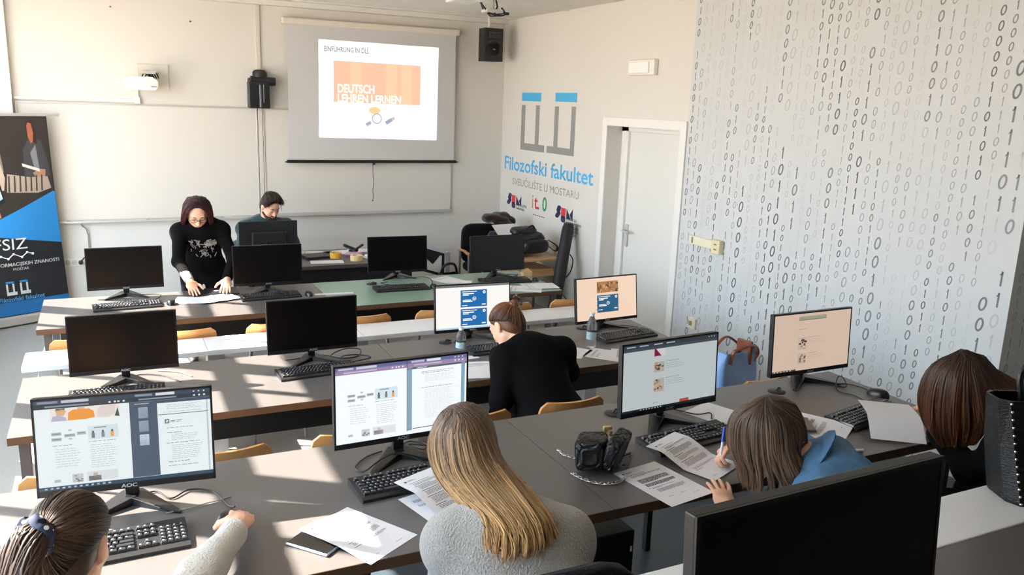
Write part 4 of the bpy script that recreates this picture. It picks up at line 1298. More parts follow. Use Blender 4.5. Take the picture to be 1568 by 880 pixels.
# phones
def phone(label, x, y, z, yaw, edge):
    t = thing('smartphone', label, 'phone', (x, y, z), rad(yaw))
    MB().box((0, 0, .0048), (.076, .152, .0090), .004, seg=3).build('case', edge, t)
    b = MB().use(mat('phone_glass', '#0b0c10', 0.08, spec=0.7)).box((0, 0, .0095), (.069, .145, .0012), .0005)
    b.build('screen', None, t)
    return t
phone('smartphone with a pale blue edge and dark screen in the sun', .484, 2.258, Z1, 40, mat('phone_blue', '#9fb6cf', 0.35))
phone('dark phone lying on the printed sheet beside the denim girl', 2.60, 2.42, Z1 + .0125, -30, mat('phone_dark', '#3d3a38', 0.35))
# white earphone case and pencil near the denim girl
o = MB().box((0, 0, .012), (.16, .055, .022), .010, seg=3).build('pencil_case', mat('case_cream', '#dedad0', 0.6), None, loc=(2.44, 2.33, Z1))
o.rotation_euler = (0, 0, rad(-50)); tag(o, 'cream pencil case between the denim jacket and the curved sheet', 'case')
o = MB().tube([(-.05, 0, .006), (.05, 0, .006)], .006, 8).build('pen', mat('pen_white', '#d9d9d9', 0.4), None, loc=(2.60, 2.16, Z1))
o.rotation_euler = (0, 0, rad(-20)); tag(o, 'short white stick lying at the desk edge by the denim shoulder', 'pen')

# desk cable outlets
def grommet(label, x, y, z):
    b = MB().lathe([(.042, 0), (.042, .004), (.034, .007), (0, .007)], (0, 0, .0004), 24)
    b.tube([(.0, .0, .008), (.01, .0, .02), (.03, .01, .012), (.05, .03, .004)], .004, 6)
    o = b.build('cable_outlet', mat('outlet_black', '#1a1a1c', 0.4), None, loc=(x, y, z)); return tag(o, label, 'cable outlet', 'round cable outlets in the desks')
grommet('round black cable outlet left of the pale grey list monitor', 1.925, 2.855, .9376)
grommet('round black cable outlet below the beige list monitor', 2.83, 2.82, .9376)
grommet('round black cable outlet under the peach monitor', 2.875, 4.71, .7501)
grommet('round black cable outlet right of the second lit monitor\'s stand', 1.075, 2.88, .9376)
grommet('round black cable outlet left of the blue-card monitor stand', 1.86, 4.70, .7501)
grommet('round cable outlet on the greenish desk left of the third monitor', 1.90, 6.47, .7501)

# loose cables on the desks
M_CAB = mat('cable_black')
def cable(label, pts, r=.0028, m=None, n=40):
    z = min(p[2] for p in pts)
    b = MB().tube([tuple(q) for q in crom(pts, n)], r, 6)
    mons = [q for q in bpy.data.objects if q.name.startswith('computer_monitor') and q.parent is None]
    own = min(mons, key=lambda q: (q.location - Vector(pts[0])).length)
    o = b.build('cable', m or M_CAB, own)
    o.matrix_parent_inverse = (Matrix.Translation(own.location) @ own.rotation_euler.to_matrix().to_4x4()).inverted()
    return o
c1, c2 = Z1 + .0045, Z2 + .0045
cable('mouse cable of the white-sweater girl, curving behind the monitor', [(.04, 2.78, c1), (.08, 2.79, c1), (.12, 2.72, c1), (.18, 2.76, c1 + .002), (.25, 2.72, c1), (.285, 2.60, c1), (.30, 2.565, c1 + .010)])
cable('thin cable lying in the sun right of the leftmost lit monitor', [(.03, 2.77, c1), (-.05, 2.83, c1), (-.10, 2.86, c1 - .0005)])
cable('thin grey cable beneath the leftmost lit monitor stand', [(.10, 2.62, c1), (.17, 2.63, c1), (.30, 2.66, c1)], .002, MATS['cable_grey'])
cable('cable loop left of the second lit monitor stand', [(.87, 2.83, c1), (.80, 2.80, c1), (.74, 2.73, c1), (.76, 2.685, c1), (.83, 2.70, c1 + .03), (.90, 2.71, c1 + .035), (.99, 2.66, c1 + .004)])
cable('cable coil right of the second lit monitor stand', [(.96, 2.86, c1), (1.0, 2.88, c1), (1.05, 2.83, c1), (1.02, 2.79, c1), (.98, 2.84, c1 + .006), (1.06, 2.80, c1 + .004), (1.16, 2.76, c1)])
cable('bunched cable behind the pale grey list monitor', [(2.10, 2.74, c1), (2.16, 2.80, c1 + .03), (2.22, 2.77, c1 + .05), (2.14, 2.74, c1 + .04), (2.12, 2.79, c1 + .02), (2.20, 2.80, c1), (2.26, 2.71, c1), (2.33, 2.70, c1), (2.29, 2.64, c1)])
cable('looped keyboard cable beside the beige list monitor', [(3.10, 2.86, c1), (3.16, 2.80, c1), (3.20, 2.74, c1), (3.24, 2.79, c1 + .02), (3.25, 2.83, c1 + .022), (3.20, 2.80, c1 + .006), (3.12, 2.71, c1), (3.14, 2.64, c1), (3.13, 2.56, c1)])
cable('mouse cable near the digit wall', [(3.19, 2.79, c1), (3.24, 2.775, c1), (3.27, 2.72, c1), (3.275, 2.66, c1)])
cable('cable curving behind the large dark left monitor', [(.03, 4.62, c2), (.10, 4.66, c2), (.20, 4.60, c2), (.26, 4.50, c2), (.275, 4.47, c2)])
cable('pale cable in the sun right of the large dark left monitor', [(.18, 4.70, c2), (.28, 4.64, c2), (.34, 4.54, c2)], .003, MATS['cable_grey'])
cable('big cable loop right of the second black screen', [(1.08, 4.52, c2), (1.12, 4.63, c2 + .015), (1.22, 4.70, c2 + .02), (1.30, 4.68, c2 + .015), (1.27, 4.60, c2), (1.17, 4.58, c2), (1.10, 4.66, c2), (1.05, 4.70, c2)], .0035)
cable('second cable loop behind the keyboard of the second black screen', [(1.13, 4.50, c2 + .006), (1.17, 4.58, c2 + .012), (1.26, 4.60, c2 + .008), (1.33, 4.55, c2), (1.25, 4.50, c2 + .004), (1.15, 4.48, c2 + .004)], .0035)
cable('cable left of the second black screen stand', [(.84, 4.72, c2), (.86, 4.66, c2), (.92, 4.66, c2), (.98, 4.69, c2)])
cable('cable tangle right of the blue-card monitor stand', [(2.09, 4.74, c2), (2.16, 4.70, c2), (2.22, 4.73, c2 + .01), (2.30, 4.68, c2), (2.24, 4.64, c2), (2.14, 4.68, c2)])
cable('cable right of the peach monitor stand', [(3.05, 4.75, c2), (3.12, 4.72, c2), (3.20, 4.66, c2), (3.26, 4.60, c2)])
cable('thin cables beside the far left monitor stand', [(-.06, 6.62, c2), (-.03, 6.55, c2), (.02, 6.55, c2)], .004)
cable('thin cable right of the far left monitor', [(.10, 6.60, c2), (.22, 6.60, c2), (.30, 6.56, c2), (.27, 6.44, c2), (.20, 6.38, c2)])
cable('cable behind the third far monitor on the greenish desk', [(2.03, 6.56, c2), (2.12, 6.60, c2), (2.24, 6.58, c2), (2.33, 6.61, c2), (2.42, 6.58, c2), (2.42, 6.45, c2), (2.36, 6.28, c2)])
cable('left cable of the third far monitor', [(2.05, 6.50, c2), (1.98, 6.47, c2), (2.02, 6.40, c2), (2.10, 6.36, c2)])
cable('cable near the dark monitor in the right corner', [(3.05, 6.52, c2), (3.15, 6.50, c2), (3.24, 6.46, c2), (3.18, 6.41, c2)])

# water bottles
M_BOT = bpy.data.materials.new('bottle_plastic'); M_BOT.use_nodes = True
_b = M_BOT.node_tree.nodes['Principled BSDF']
_b.inputs['Transmission Weight'].default_value = 0.92; _b.inputs['Roughness'].default_value = 0.06; _b.inputs['IOR'].default_value = 1.22; _b.inputs['Base Color'].default_value = lin('#eef3f4')
def bottle(label, x, y, z, H, R):
    t = thing('water_bottle', label, 'bottle', (x, y, z))
    pr = [(R * .85, 0), (R, .01), (R, H * .16), (R * .94, H * .18), (R, H * .20), (R, H * .36), (R * .93, H * .40), (R * .98, H * .45), (R, H * .62), (R * .90, H * .72), (R * .55, H * .84), (R * .42, H * .88), (R * .40, H * .92)]
    MB().lathe(pr, seg=24).build('bottle_body', M_BOT, t)
    MB().lathe([(R * .46, H * .90), (R * .46, H * .995), (R * .40, H)], seg=20).build('cap', mat('cap_translucent', '#cfdbe0', 0.3), t)
    b = MB()
    seg = 24; vs = []; fs = []
    for j in range(2):
        for k in range(seg): a = 2 * math.pi * k / seg; vs.append((R * 1.012 * math.cos(a), R * 1.012 * math.sin(a), H * (.24 + .22 * j)))
    for k in range(seg): fs.append((k, (k + 1) % seg, seg + (k + 1) % seg, seg + k))
    b.add(vs, fs, True)
    b.build('label', mat('bottle_label', '#9db8bd', 0.5, var=.5, vscale=60), t)
    return t
bottle('tall clear water bottle with a teal label before the peach monitor', 2.70, 4.31, .7505, .225, .031)
bottle('small clear water bottle left of the blue-card monitor stand', 1.865, 4.455, .7505, .165, .031)

# PC tower under the front desk
t = thing('computer_tower', 'black computer tower standing under the dark grey front desk', 'computer', (1.64, 2.60, .1880))
MB().box((0, 0, .24), (.20, .44, .47), .006).build('case', mat('tower_black', '#0d0d0f', 0.4), t)
MB().box((.085, -.222, .40), (.008, .004, .022), .001).build('power_light', mat('tower_light', '#dfe3e6', 0.4), t)

# quilted black handbag with a chain on the front desk
M_LEA = mat('leather_black', '#060607', 0.42, bump=.25, bscale=90, spec=.4)
M_GOLD = mat('clasp_gold', '#cdb48a', 0.3, metal=0.9)
M_CHN = mat('chain_silver', '#b9b9ba', 0.25, metal=1.0)
t = thing('handbag', 'quilted black leather handbag with a gold clasp and chain on the front desk', 'bag', (1.575, 2.395, Z1 + .002), rad(-41))
def pillow(b, c, d, seg=18, p=0.55, quilt=0.0, n=5):
    vs, fs = [], []
    R = 12 if seg < 26 else 40
    for j in range(R + 1):
        a = -math.pi / 2 + math.pi * j / R
        for k in range(seg * 2):
            q = math.pi * k / seg
            sg = lambda v, e: math.copysign(abs(v) ** e, v)
            x, y, z = sg(math.cos(a), p) * sg(math.cos(q), p), sg(math.cos(a), p) * sg(math.sin(q), p), sg(math.sin(a), p)
            f = 1.0
            if quilt:
                g1 = abs(math.sin(n * (x * .9 + z + .6 * y))); g2 = abs(math.sin(n * (x * .9 - z - .6 * y)))
                f = 1 - quilt * (1 - min(g1, g2) ** .5)
            vs.append((c[0] + d[0] * x * f, c[1] + d[1] * y * f, c[2] + d[2] * z * f))
    m = seg * 2
    for j in range(R):
        for k in range(m):
            k2 = (k + 1) % m
            fs.append((j * m + k, j * m + k2, (j + 1) * m + k2, (j + 1) * m + k))
    b.add(vs, fs, True)
def quilted(M, d, sp=.036, p_=.34, seg=70, R=64):
    # boxy leather pad with stitched diamonds on every face
    vs, fs = [], []
    sg = lambda v, e: math.copysign(abs(v) ** e, v)
    m = seg * 2
    for j in range(R + 1):
        a = -math.pi / 2 + math.pi * j / R
        for k in range(m):
            q = math.pi * k / seg
            N = Vector((math.cos(a) * math.cos(q), math.cos(a) * math.sin(q), math.sin(a)))
            P = Vector((sg(math.cos(a), p_) * sg(math.cos(q), p_) * d[0], sg(math.cos(a), p_) * sg(math.sin(q), p_) * d[1], sg(math.sin(a), p_) * d[2]))
            ax = max(range(3), key=lambda i: abs(P[i]) / d[i])
            u, v = [P[i] for i in range(3) if i != ax]
            g = min(abs(((u + v) / sp) % 1 - .5), abs(((u - v) / sp) % 1 - .5)) * 2
            P[ax] -= math.copysign(.0055 * (1 - min(1, g * 1.6)) ** 1.5 - .002 * min(1, g), P[ax])
            vs.append(P)
    for j in range(R):
        for k in range(m):
            k2 = (k + 1) % m
            fs.append((j * m + k, j * m + k2, (j + 1) * m + k2, (j + 1) * m + k))
    b = MB().xf(M); b.add(vs, fs, True); return b
quilted(Matrix.Translation((-.036, -.004, .066)) @ rotm(rad(-7), rad(-7), rad(4)), (.058, .088, .058)).build('bag_body', M_LEA, t)
quilted(Matrix.Translation((.050, .008, .078)) @ rotm(rad(-5), rad(16), rad(-8)), (.030, .092, .068)).build('flap', M_LEA, t)
b = MB().xf(rotm(0, 0, rad(30))).box((.030, .034, .140), (.034, .016, .022), .004).box((.036, .022, .130), (.013, .024, .022), .003); b.build('clasp', M_GOLD, t)
def chain(b, pts, n, r=.008):
    P = crom(pts, n)
    for i, q in enumerate(P):
        ring = []
        a0 = (i % 2) * math.pi / 2
        d = Vector(P[min(i + 1, n - 1)]) - Vector(P[max(i - 1, 0)]); ang = math.atan2(d.y, d.x)
        for k in range(8):
            a = 2 * math.pi * k / 8
            u, v = r * math.cos(a), r * .65 * math.sin(a)
            x, y, z = (u, v, 0) if i % 2 == 0 else (u, v * .3, v)
            ring.append((q[0] + x * math.cos(ang) - y * math.sin(ang), q[1] + x * math.sin(ang) + y * math.cos(ang), q[2] + max(z, -.003)))
        b.tube(ring, .002, 5, closed=True)
WI = (Matrix.Translation((1.575, 2.395, 0)) @ Matrix.Rotation(rad(-41), 4, 'Z')).inverted()
loc_ = lambda L: [tuple(WI @ Vector((x, y, .0055))) for x, y in L]
for L, n_ in (([(1.501, 2.586), (1.500, 2.54), (1.520, 2.505)], 8), ([(1.448, 2.385), (1.462, 2.330), (1.50, 2.278), (1.556, 2.262), (1.61, 2.285)], 18), ([(1.67, 2.46), (1.70, 2.462), (1.751, 2.455)], 10)):
    b = MB(); chain(b, loc_(L), n_); b.build('chain', M_CHN, t)
b = MB().tube([tuple(Vector(q) + Vector((0, 0, .006))) for q in loc_([(1.67, 2.43), (1.745, 2.45), (1.70, 2.40), (1.655, 2.365)])], .007, 6, flat=.5); b.build('strap', M_LEA, t)

# pale blue tote bag with brown handles on a chair by the right wall
t = thing('tote_bag', 'pale blue tote bag with brown leather handles by the digit wall', 'bag', (3.155, 3.50, .462), rad(14))
M_BLU = mat('tote_blue', '#86abdc', 0.65, var=.12, vscale=12, bump=.2, bscale=25)
M_BRN = mat('tote_brown', '#7a3d22', 0.45)
def bagshell(b, prof, th=.006, n=28):
    # prof: list of (z, half width, half depth, pinch) rings, open at the top, with an inner wall
    def ring(z, a, d, off, wob):
        out = []
        for k in range(n):
            q = 2 * math.pi * k / n
            c, s_ = math.cos(q), math.sin(q)
            x = (a - off) * math.copysign(abs(c) ** .7, c); y = (d - off) * math.copysign(abs(s_) ** .7, s_)
            out.append((x, y + wob * math.sin(3 * q), z + wob * .6 * math.cos(2 * q)))
        return out
    vs, fs = [], []
    for z, a, d, w_ in prof: vs += ring(z, a, d, 0, w_)
    for z, a, d, w_ in reversed(prof[1:]): vs += ring(z, a, d, th, w_)
    m = 2 * len(prof) - 1
    for j in range(m - 1):
        for k in range(n):
            k2 = (k + 1) % n
            fs.append((j * n + k, j * n + k2, (j + 1) * n + k2, (j + 1) * n + k))
    fs.append(tuple(range(n - 1, -1, -1))); fs.append(tuple(range((m - 1) * n, m * n)))
    b.add(vs, fs, True)
b = MB(); bagshell(b, [(0, .15, .085, 0), (.04, .165, .095, .003), (.18, .175, .085, .008), (.30, .185, .065, .012), (.40, .17, .045, .022), (.45, .15, .04, .03)])
b.build('bag_body', M_BLU, t)
for s in (-1, 1):
    b = MB()
    P = crom([(-.10, s * .05, .40), (-.095, s * .06, .47), (-.03 + .03 * s, s * .07, .50 + .015 * s), (.08, s * .075, .49), (.15, s * .06, .43), (.13, s * .045, .38)], 24)
    b.tube([tuple(q) for q in P], .011, 8, flat=.55)
    b.build('handle', M_BRN, t)
b = MB().box((.10, .0, .43), (.022, .10, .14), .006); b.build('closing_strap', M_BRN, t)
o = MB()
pillow(o, (0, 0, .06), (.10, .09, .06), quilt=.15, n=2)
o = o.build('folded_scarf', cloth('scarf_grey', '#8a8a7e', scale=120), None, loc=(3.46, 3.72, .452)); tag(o, 'small grey bundle of cloth beside the pale blue tote bag', 'scarf')

# tall black studded bag on the narrow white table at the lower right
t = thing('shoulder_bag', 'tall black crocodile-pattern bag with a line of silver studs', 'bag', (2.085, 1.125, 1.3305), rad(-24))
M_CROC = mat('croc_black', '#070708', 0.30, bump=.5, bscale=28, stretch=(3, 3, 14), spec=.35)
hw_, hd_, hh = .165, .065, .262
b = MB()
def bring(z, a, d): return [(-a, -d * .55, z), (-a + .02, -d, z), (a - .02, -d, z), (a, -d * .55, z), (a, d * .55, z), (a - .02, d, z), (-a + .02, d, z), (-a, d * .55, z)]
pf = [(0, hw_ - .03, hd_), (.01, hw_ - .025, hd_ + .003), (.14, hw_ + .005, hd_ - .005), (hh, hw_ + .025, hd_ - .022)]
vs, fs = [], []
for z, a, d in pf: vs += bring(z, a, d)
for z, a, d in reversed(pf[1:]): vs += bring(z - (.0 if z == hh else 0), a - .006, d - .006)
m = 2 * len(pf) - 1
for j in range(m - 1):
    for k in range(8): fs.append((j * 8 + k, j * 8 + (k + 1) % 8, (j + 1) * 8 + (k + 1) % 8, (j + 1) * 8 + k))
fs.append(tuple(range(7, -1, -1))); fs.append(tuple(range((m - 1) * 8, m * 8)))
b.add(vs, fs).build('bag_body', M_CROC, t)
b = MB()
for k in range(14):
    f = k / 13; z = .008 + f * (hh - .014)
    a = np.interp(z, [p_[0] for p_ in pf], [p_[1] for p_ in pf]); d = np.interp(z, [p_[0] for p_ in pf], [p_[2] for p_ in pf])
    b.ball((-a + .022, -d - .0005, z), .0036, 8, 6)
b.build('studs', mat('stud_silver', '#d5d5d6', 0.2, metal=1.0), t)
b = MB().tube([(x, y, z) for x, y, z in crom([(-.10, .02, hh - .02), (-.10, .03, hh + .06), (0, .035, hh + .11), (.10, .03, hh + .06), (.10, .02, hh - .02)], 20)], .008, 8)
b.build('handle', M_LEA, t)

# ---------------------------------------------------------------- the teacher's corner
t = thing('teacher_desk', 'dark teacher\'s desk with a black front panel before the whiteboards', 'desk', (2.12, 7.735, 0))
b = MB().use(mat('teacher_top', '#4b4247', 0.35)).bx(-1.06, .47, -.40, .40, .715, .75, .003)
b.build('desktop', None, t)
MB().bx(-1.01, .42, -.36, -.342, .12, .7145).build('front_panel', mat('panel_black', '#1b191c', 0.45), t)
for s in (-1.11, .468): MB().bx(s * .94 - .015, s * .94 + .015, -.33, .38, .0005, .7145).build('side_panel', MATS['panel_black'], t)
b = MB().bx(-.0, .0, 0, 0, 0, 0)
# the teacher's monitor, seen from behind
t = thing('computer_monitor', 'monitor seen from behind, facing the seated man', 'monitor', (1.275, 7.60, .7502), rad(2))
b = MB().box((0, 0, .225), (.52, .022, .315), .004).box((0, -.022, .205), (.30, .03, .17), .012); b.build('housing', mat('monitor_back', '#1b1d22', 0.5), t)
MB().box((0, -.035, .11), (.05, .025, .20), .004).build('neck', M_STAND, t)
MB().lathe([(.10, 0), (.10, .008), (.03, .014)], (0, -.03, 0), 24).build('base', M_STAND, t)
MB().bx(-.25, .25, .0112, .0122, .078, .375).build('screen', M_OFF, t)
zt = .7505
def tpaper(label, x, y, yaw, w=.21, h=.297, z=zt, tx=None, seed=1): return sheet(label, (x, y), z, yaw, tx, seed=seed, w=w, h=h)
tpaper('white sheet at the front left of the teacher\'s desk', 1.78, 7.50, 82, .15, .30)
tpaper('white sheet at the back left of the teacher\'s desk', 1.78, 7.98, 75, .21, .297, tx='few')
tpaper('white sheet in the middle of the teacher\'s desk behind the tape', 2.02, 7.95, 100, .21, .30)
tpaper('white sheet at the back edge of the teacher\'s desk', 2.26, 8.0, 80, .20, .28)
def tape(label, x, y, c, R, hgt):
    o = MB().lathe([(R, 0), (R, hgt), (R * .72, hgt), (R * .72, 0.001), (R, 0)], (0, 0, 0), 28).build('tape_roll', mat('tape_' + c.strip('#'), c, 0.4), None, loc=(x, y, zt)); return tag(o, label, 'tape')
tape('yellow roll of tape on the teacher\'s desk', 1.905, 7.68, '#d9a93c', .055, .05)
tape('pale cream roll of tape in front of the yellow one', 2.06, 7.50, '#dcc48e', .058, .05)
b = MB().use(mat('folder_pale', '#d9cdbd', 0.6)).box((0, 0, .006), (.34, .26, .012), .002)
b.use(M_PAPER)
for k in range(4): b.box((.004 * k, .003 * k, .0145 + .004 * k), (.31, .235, .0036), rot=rotm(0, 0, rad(3 * k - 4)))
o = b.build('paper_stack', None, None, loc=(2.34, 7.54, zt)); o.rotation_euler = (0, 0, rad(8)); tag(o, 'stack of printed papers on a pale folder on the teacher\'s desk', 'papers')
o = MB().use(mat('pink_case', '#b58aa0', 0.5)).box((0, 0, .015), (.09, .16, .03), .01).build('pencil_case', None, None, loc=(2.10, 7.74, zt)); o.rotation_euler = (0, 0, rad(50)); tag(o, 'dull pink case between the tape rolls and the papers', 'case')
b = MB().use(mat('clip_black', '#202024', 0.4)).box((-.03, 0, .03), (.16, .03, .03), .008, rot=rotm(0, rad(24), 0)).box((.05, .0, .03), (.12, .025, .02), .006, rot=rotm(0, rad(-25), rad(20)))
o = b.build('stapler', None, None, loc=(2.14, 7.90, zt + .02)); tag(o, 'black stapler lying open at the back of the teacher\'s desk', 'stapler')
b = MB().box((0, 0, .025), (.12, .05, .05), .008).tube([(.06, 0, .04), (.10, 0, .055), (.13, .01, .05)], .008, 8)
o = b.build('desk_device', mat('device_grey', '#8d918c', 0.4), None, loc=(2.44, 7.86, zt)); tag(o, 'small grey-green device at the back right of the teacher\'s desk', 'device')
o = MB().box((0, 0, .012), (.26, .20, .022), .003).build('folder', mat('folder_black'), None, loc=(1.74, 7.76, zt)); o.rotation_euler = (0, 0, rad(10)); tag(o, 'flat black folder between the white sheets on the teacher\'s desk', 'folder')
# chair of the seated man
t = thing('office_chair', 'grey upholstered chair behind the teacher\'s desk with the man on it', 'chair', (1.28, 8.42, 0))
M_FAB = cloth('chair_grey_fabric', '#55575b', scale=200)
b = MB(); pillow(b, (0, 0, .44), (.23, .22, .035)); b.build('seat', M_FAB, t)
b = MB(); pillow(b, (0, .22, .66), (.22, .03, .15)); b.build('backrest', M_FAB, t)
MB().tube([(0, 0, .10), (0, 0, .41)], .025, 10).tube([(0, .18, .42), (0, .245, .44), (0, .25, .60)], .018, 8).build('column', mat('chair_black', '#18181a', 0.4), t)
b = MB()
for k in range(5):
    a = 2 * math.pi * k / 5 + .3
    b.tube([(0, 0, .10), (.26 * math.cos(a), .26 * math.sin(a), .065)], [.022, .014], 8).ball((.27 * math.cos(a), .27 * math.sin(a), .03), .029, 10, 6)
b.build('base', MATS['chair_black'], t)
# white presentation board with dark trim, leaning beside the third far monitor
t = thing('presentation_board', 'white board panel with black trim and a silver post in the right corner', 'board', (3.10, 8.44, 0), rad(-14))
b = MB().prism([(-.22, 0, .22), (.20, 0, .22), (.20, 0, .60), (-.22, 0, .72)], (0, .015, 0)); b.build('panel', mat('panel_white', '#e4e3e6', 0.5), t)
b = MB()
b.prism([(-.22, -.004, 0.720), (.20, -.004, 0.600), (.20, -.004, 0.565), (-.22, -.004, 0.685)], (0, .003, 0))
b.prism([(-.22, -.004, 0.490), (.20, -.004, 0.365), (.20, -.004, 0.335), (-.22, -.004, 0.455)], (0, .003, 0))
b.prism([(-.15, -.005, 0.680), (.16, -.005, 0.590), (.07, -.005, 0.480)], (0, .003, 0))
b.prism([(.17, -.004, 0.600), (.20, -.004, 0.590), (.20, -.004, 0.250), (.17, -.004, 0.250)], (0, .003, 0))
b.build('trim', mat('trim_black', '#17161a', 0.5), t)
MB().bx(.215, .262, -.02, .025, 0.0, .62, .006).build('post', mat('post_silver', '#b7b9bb', 0.35, metal=.5), t)
for s in (-.2,): MB().bx(s - .02, s + .02, -.02, .025, 0.0, .40, .004).build('leg', mat('post_silver'), t)
# dark armchair with coats, low table with backpack, tube bag
t = thing('office_chair', 'black high-backed chair with wooden armrests loaded with coats in the corner', 'chair', (3.80, 8.46, 0), rad(-4))
M_BFAB = cloth('chair_black_fabric', '#0e0f14', scale=160, sheen=.05)
b = MB(); pillow(b, (0, .13, .66), (.23, .05, .23), p=.45); b.build('backrest', M_BFAB, t)
b = MB(); pillow(b, (0, -.10, .42), (.24, .24, .05), p=.45); b.build('seat', M_BFAB, t)
for s in (-1, 1):
    MB().tube([(s * .26, .10, .60), (s * .27, -.10, .62), (s * .26, -.24, .60)], .024, 8, flat=.6).build('armrest', wood('armrest_wood', '#b98550', (3, 12, 12)), t)
    MB().tube([(s * .25, .12, .0), (s * .25, .10, .59)], .014, 8).build('leg', M_CHR, t)
    MB().tube([(s * .25, -.24, .0), (s * .25, -.20, .59)], .014, 8).build('leg', M_CHR, t)
def coat(name, label, cat, c, d, m, seed, loc):
    rd = random.Random(seed)
    b = MB()
    for k in range(7):
        q = (rd.uniform(-.5, .5) * d[0], rd.uniform(-.5, .5) * d[1], rd.uniform(-.25, .35) * d[2])
        pillow(b, (q[0], q[1], q[2] + d[2] * .5), (d[0] * rd.uniform(.35, .6), d[1] * rd.uniform(.35, .6), d[2] * rd.uniform(.3, .5)), 10, .8, .2, 3)
    o = b.build(name, None, None)
    rm = o.modifiers.new('r', 'REMESH'); rm.mode = 'VOXEL'; rm.voxel_size = .012
    sm = o.modifiers.new('s', 'SMOOTH'); sm.iterations = 5
    dg = bpy.context.evaluated_depsgraph_get(); me = bpy.data.meshes.new_from_object(o.evaluated_get(dg))
    o.modifiers.clear(); o.data = me; me.materials.clear(); me.materials.append(m)
    me.polygons.foreach_set('use_smooth', [True] * len(me.polygons))
    o.location = loc
    return tag(o, label, cat)
coat('coat', 'dark navy coat piled right of the black corner chair', 'coat', 0, (.20, .16, .32), cloth('coat_navy', '#1c2230', scale=90), 4, (3.85, 8.31, .490))
coat('jacket', 'dark brown fur-collared jacket heaped on the navy coat in the corner', 'jacket', 0, (.22, .16, .15), cloth('coat_brown', '#2c1a1b', scale=120, bump=.8), 5, (3.93, 8.34, .872))
t = thing('side_table', 'light wooden two-shelf table under the backpack by the right wall', 'table', (3.92, 7.76, 0), rad(0))
M_LW = wood('light_wood', '#c39a6c', (2, 14, 14), .45)
for z, n_ in ((.66, 'tabletop'), (.50, 'shelf'), (.34, 'shelf')): MB().box((0, 0, z), (.62, .62, .022), .003).build(n_, M_LW, t)
for sx in (-1, 1):
    for sy in (-1, 1): MB().tube([(sx * .32, sy * .28, 0), (sx * .32, sy * .28, .63), (sx * .30, sy * .28, .665)], .014, 8).build('leg', M_CHR, t)
b = MB(); b.prism([(-.26, -.20, 0), (.25, -.25, 0), (.25, .20, 0), (-.25, .24, 0)], (0, 0, .04))
o = b.build('wooden_board', M_LW, None, loc=(3.92, 7.75, .512)); o.rotation_euler = (0, 0, rad(4)); tag(o, 'thick wooden board lying on the upper shelf of the light table', 'board')
o = MB().box((0, 0, .05), (.20, .12, .10), .01).build('package', mat('pack_red', '#c2452c', 0.4, var=.5, vscale=20), None, loc=(3.74, 7.60, .352)); tag(o, 'small red and white package on the lower shelf of the light table', 'package')
o = sheet('white papers lying over the coats in the right corner', (3.92, 8.10), .865, 0, None, seed=30, w=.30, h=.24); o.rotation_euler = (rad(34), 0, rad(8))
# backpack
t = thing('backpack', 'black backpack slumped on the light wooden table by the right wall', 'backpack', (3.96, 7.74, .6715), rad(10))
M_BP = mat('backpack_black', '#15161a', 0.45, bump=.3, bscale=60)
b = MB().xf(rotm(0, rad(-8), 0)); pillow(b, (0, 0, .13), (.24, .15, .12), 14, .7, .10, 3); b.build('body', M_BP, t)
b = MB(); pillow(b, (.03, -.145, .11), (.16, .04, .075), 12, .6); b.build('front_pocket', M_BP, t)
b = MB(); pillow(b, (-.02, .02, .255), (.16, .11, .05), 12, .8, .15, 3); b.build('top_flap', M_BP, t)
b = MB()
b.tube([tuple(q) for q in crom([(-.05, -.05, .28), (.02, -.08, .32), (.09, -.04, .27)], 12)], .010, 8)
b.tube([tuple(q) for q in crom([(.20, -.08, .12), (.30, -.12, .04), (.36, -.10, .05), (.31, -.14, .10), (.22, -.10, .16)], 18)], .014, 8, flat=.4)
b.tube([tuple(q) for q in crom([(-.2, -.10, .15), (-.05, -.17, .20), (.15, -.14, .19)], 14)], .006, 6)
b.build('straps', M_BP, t)
# tube bag leaning on the right wall
t = thing('tube_bag', 'tall black tube-shaped bag leaning against the right wall', 'bag', (3.93, 7.10, 0.0))
a_, e_ = Vector((0.02, 0, .002)), Vector((.335, .27, 1.04))
b = MB().tube([a_, a_.lerp(e_, .04), a_.lerp(e_, .96), e_], [.055, .062, .062, .052], 18); b.build('sleeve', mat('tube_black', '#131316', 0.6, bump=.1, bscale=50), t)
MB().tube([e_, e_ + (e_ - a_).normalized() * .012], .05, 18).build('end_cap', mat('tube_cap', '#5a5a5e', 0.5), t)
b = MB().tube([tuple(q) for q in crom([a_.lerp(e_, .72) + Vector((.05, -.045, 0)), a_.lerp(e_, .66) + Vector((.09, -.06, 0)), a_.lerp(e_, .55) + Vector((.085, -.055, 0)), a_.lerp(e_, .50) + Vector((.05, -.04, 0))], 14)], .012, 8, flat=.4)
b.tube([tuple(q) for q in crom([a_.lerp(e_, .34) + Vector((.05, -.04, 0)), a_.lerp(e_, .28) + Vector((.10, -.05, 0)), a_.lerp(e_, .2) + Vector((.05, -.04, 0))], 12)], .010, 8, flat=.4)
b.build('strap', MATS['tube_black'], t)
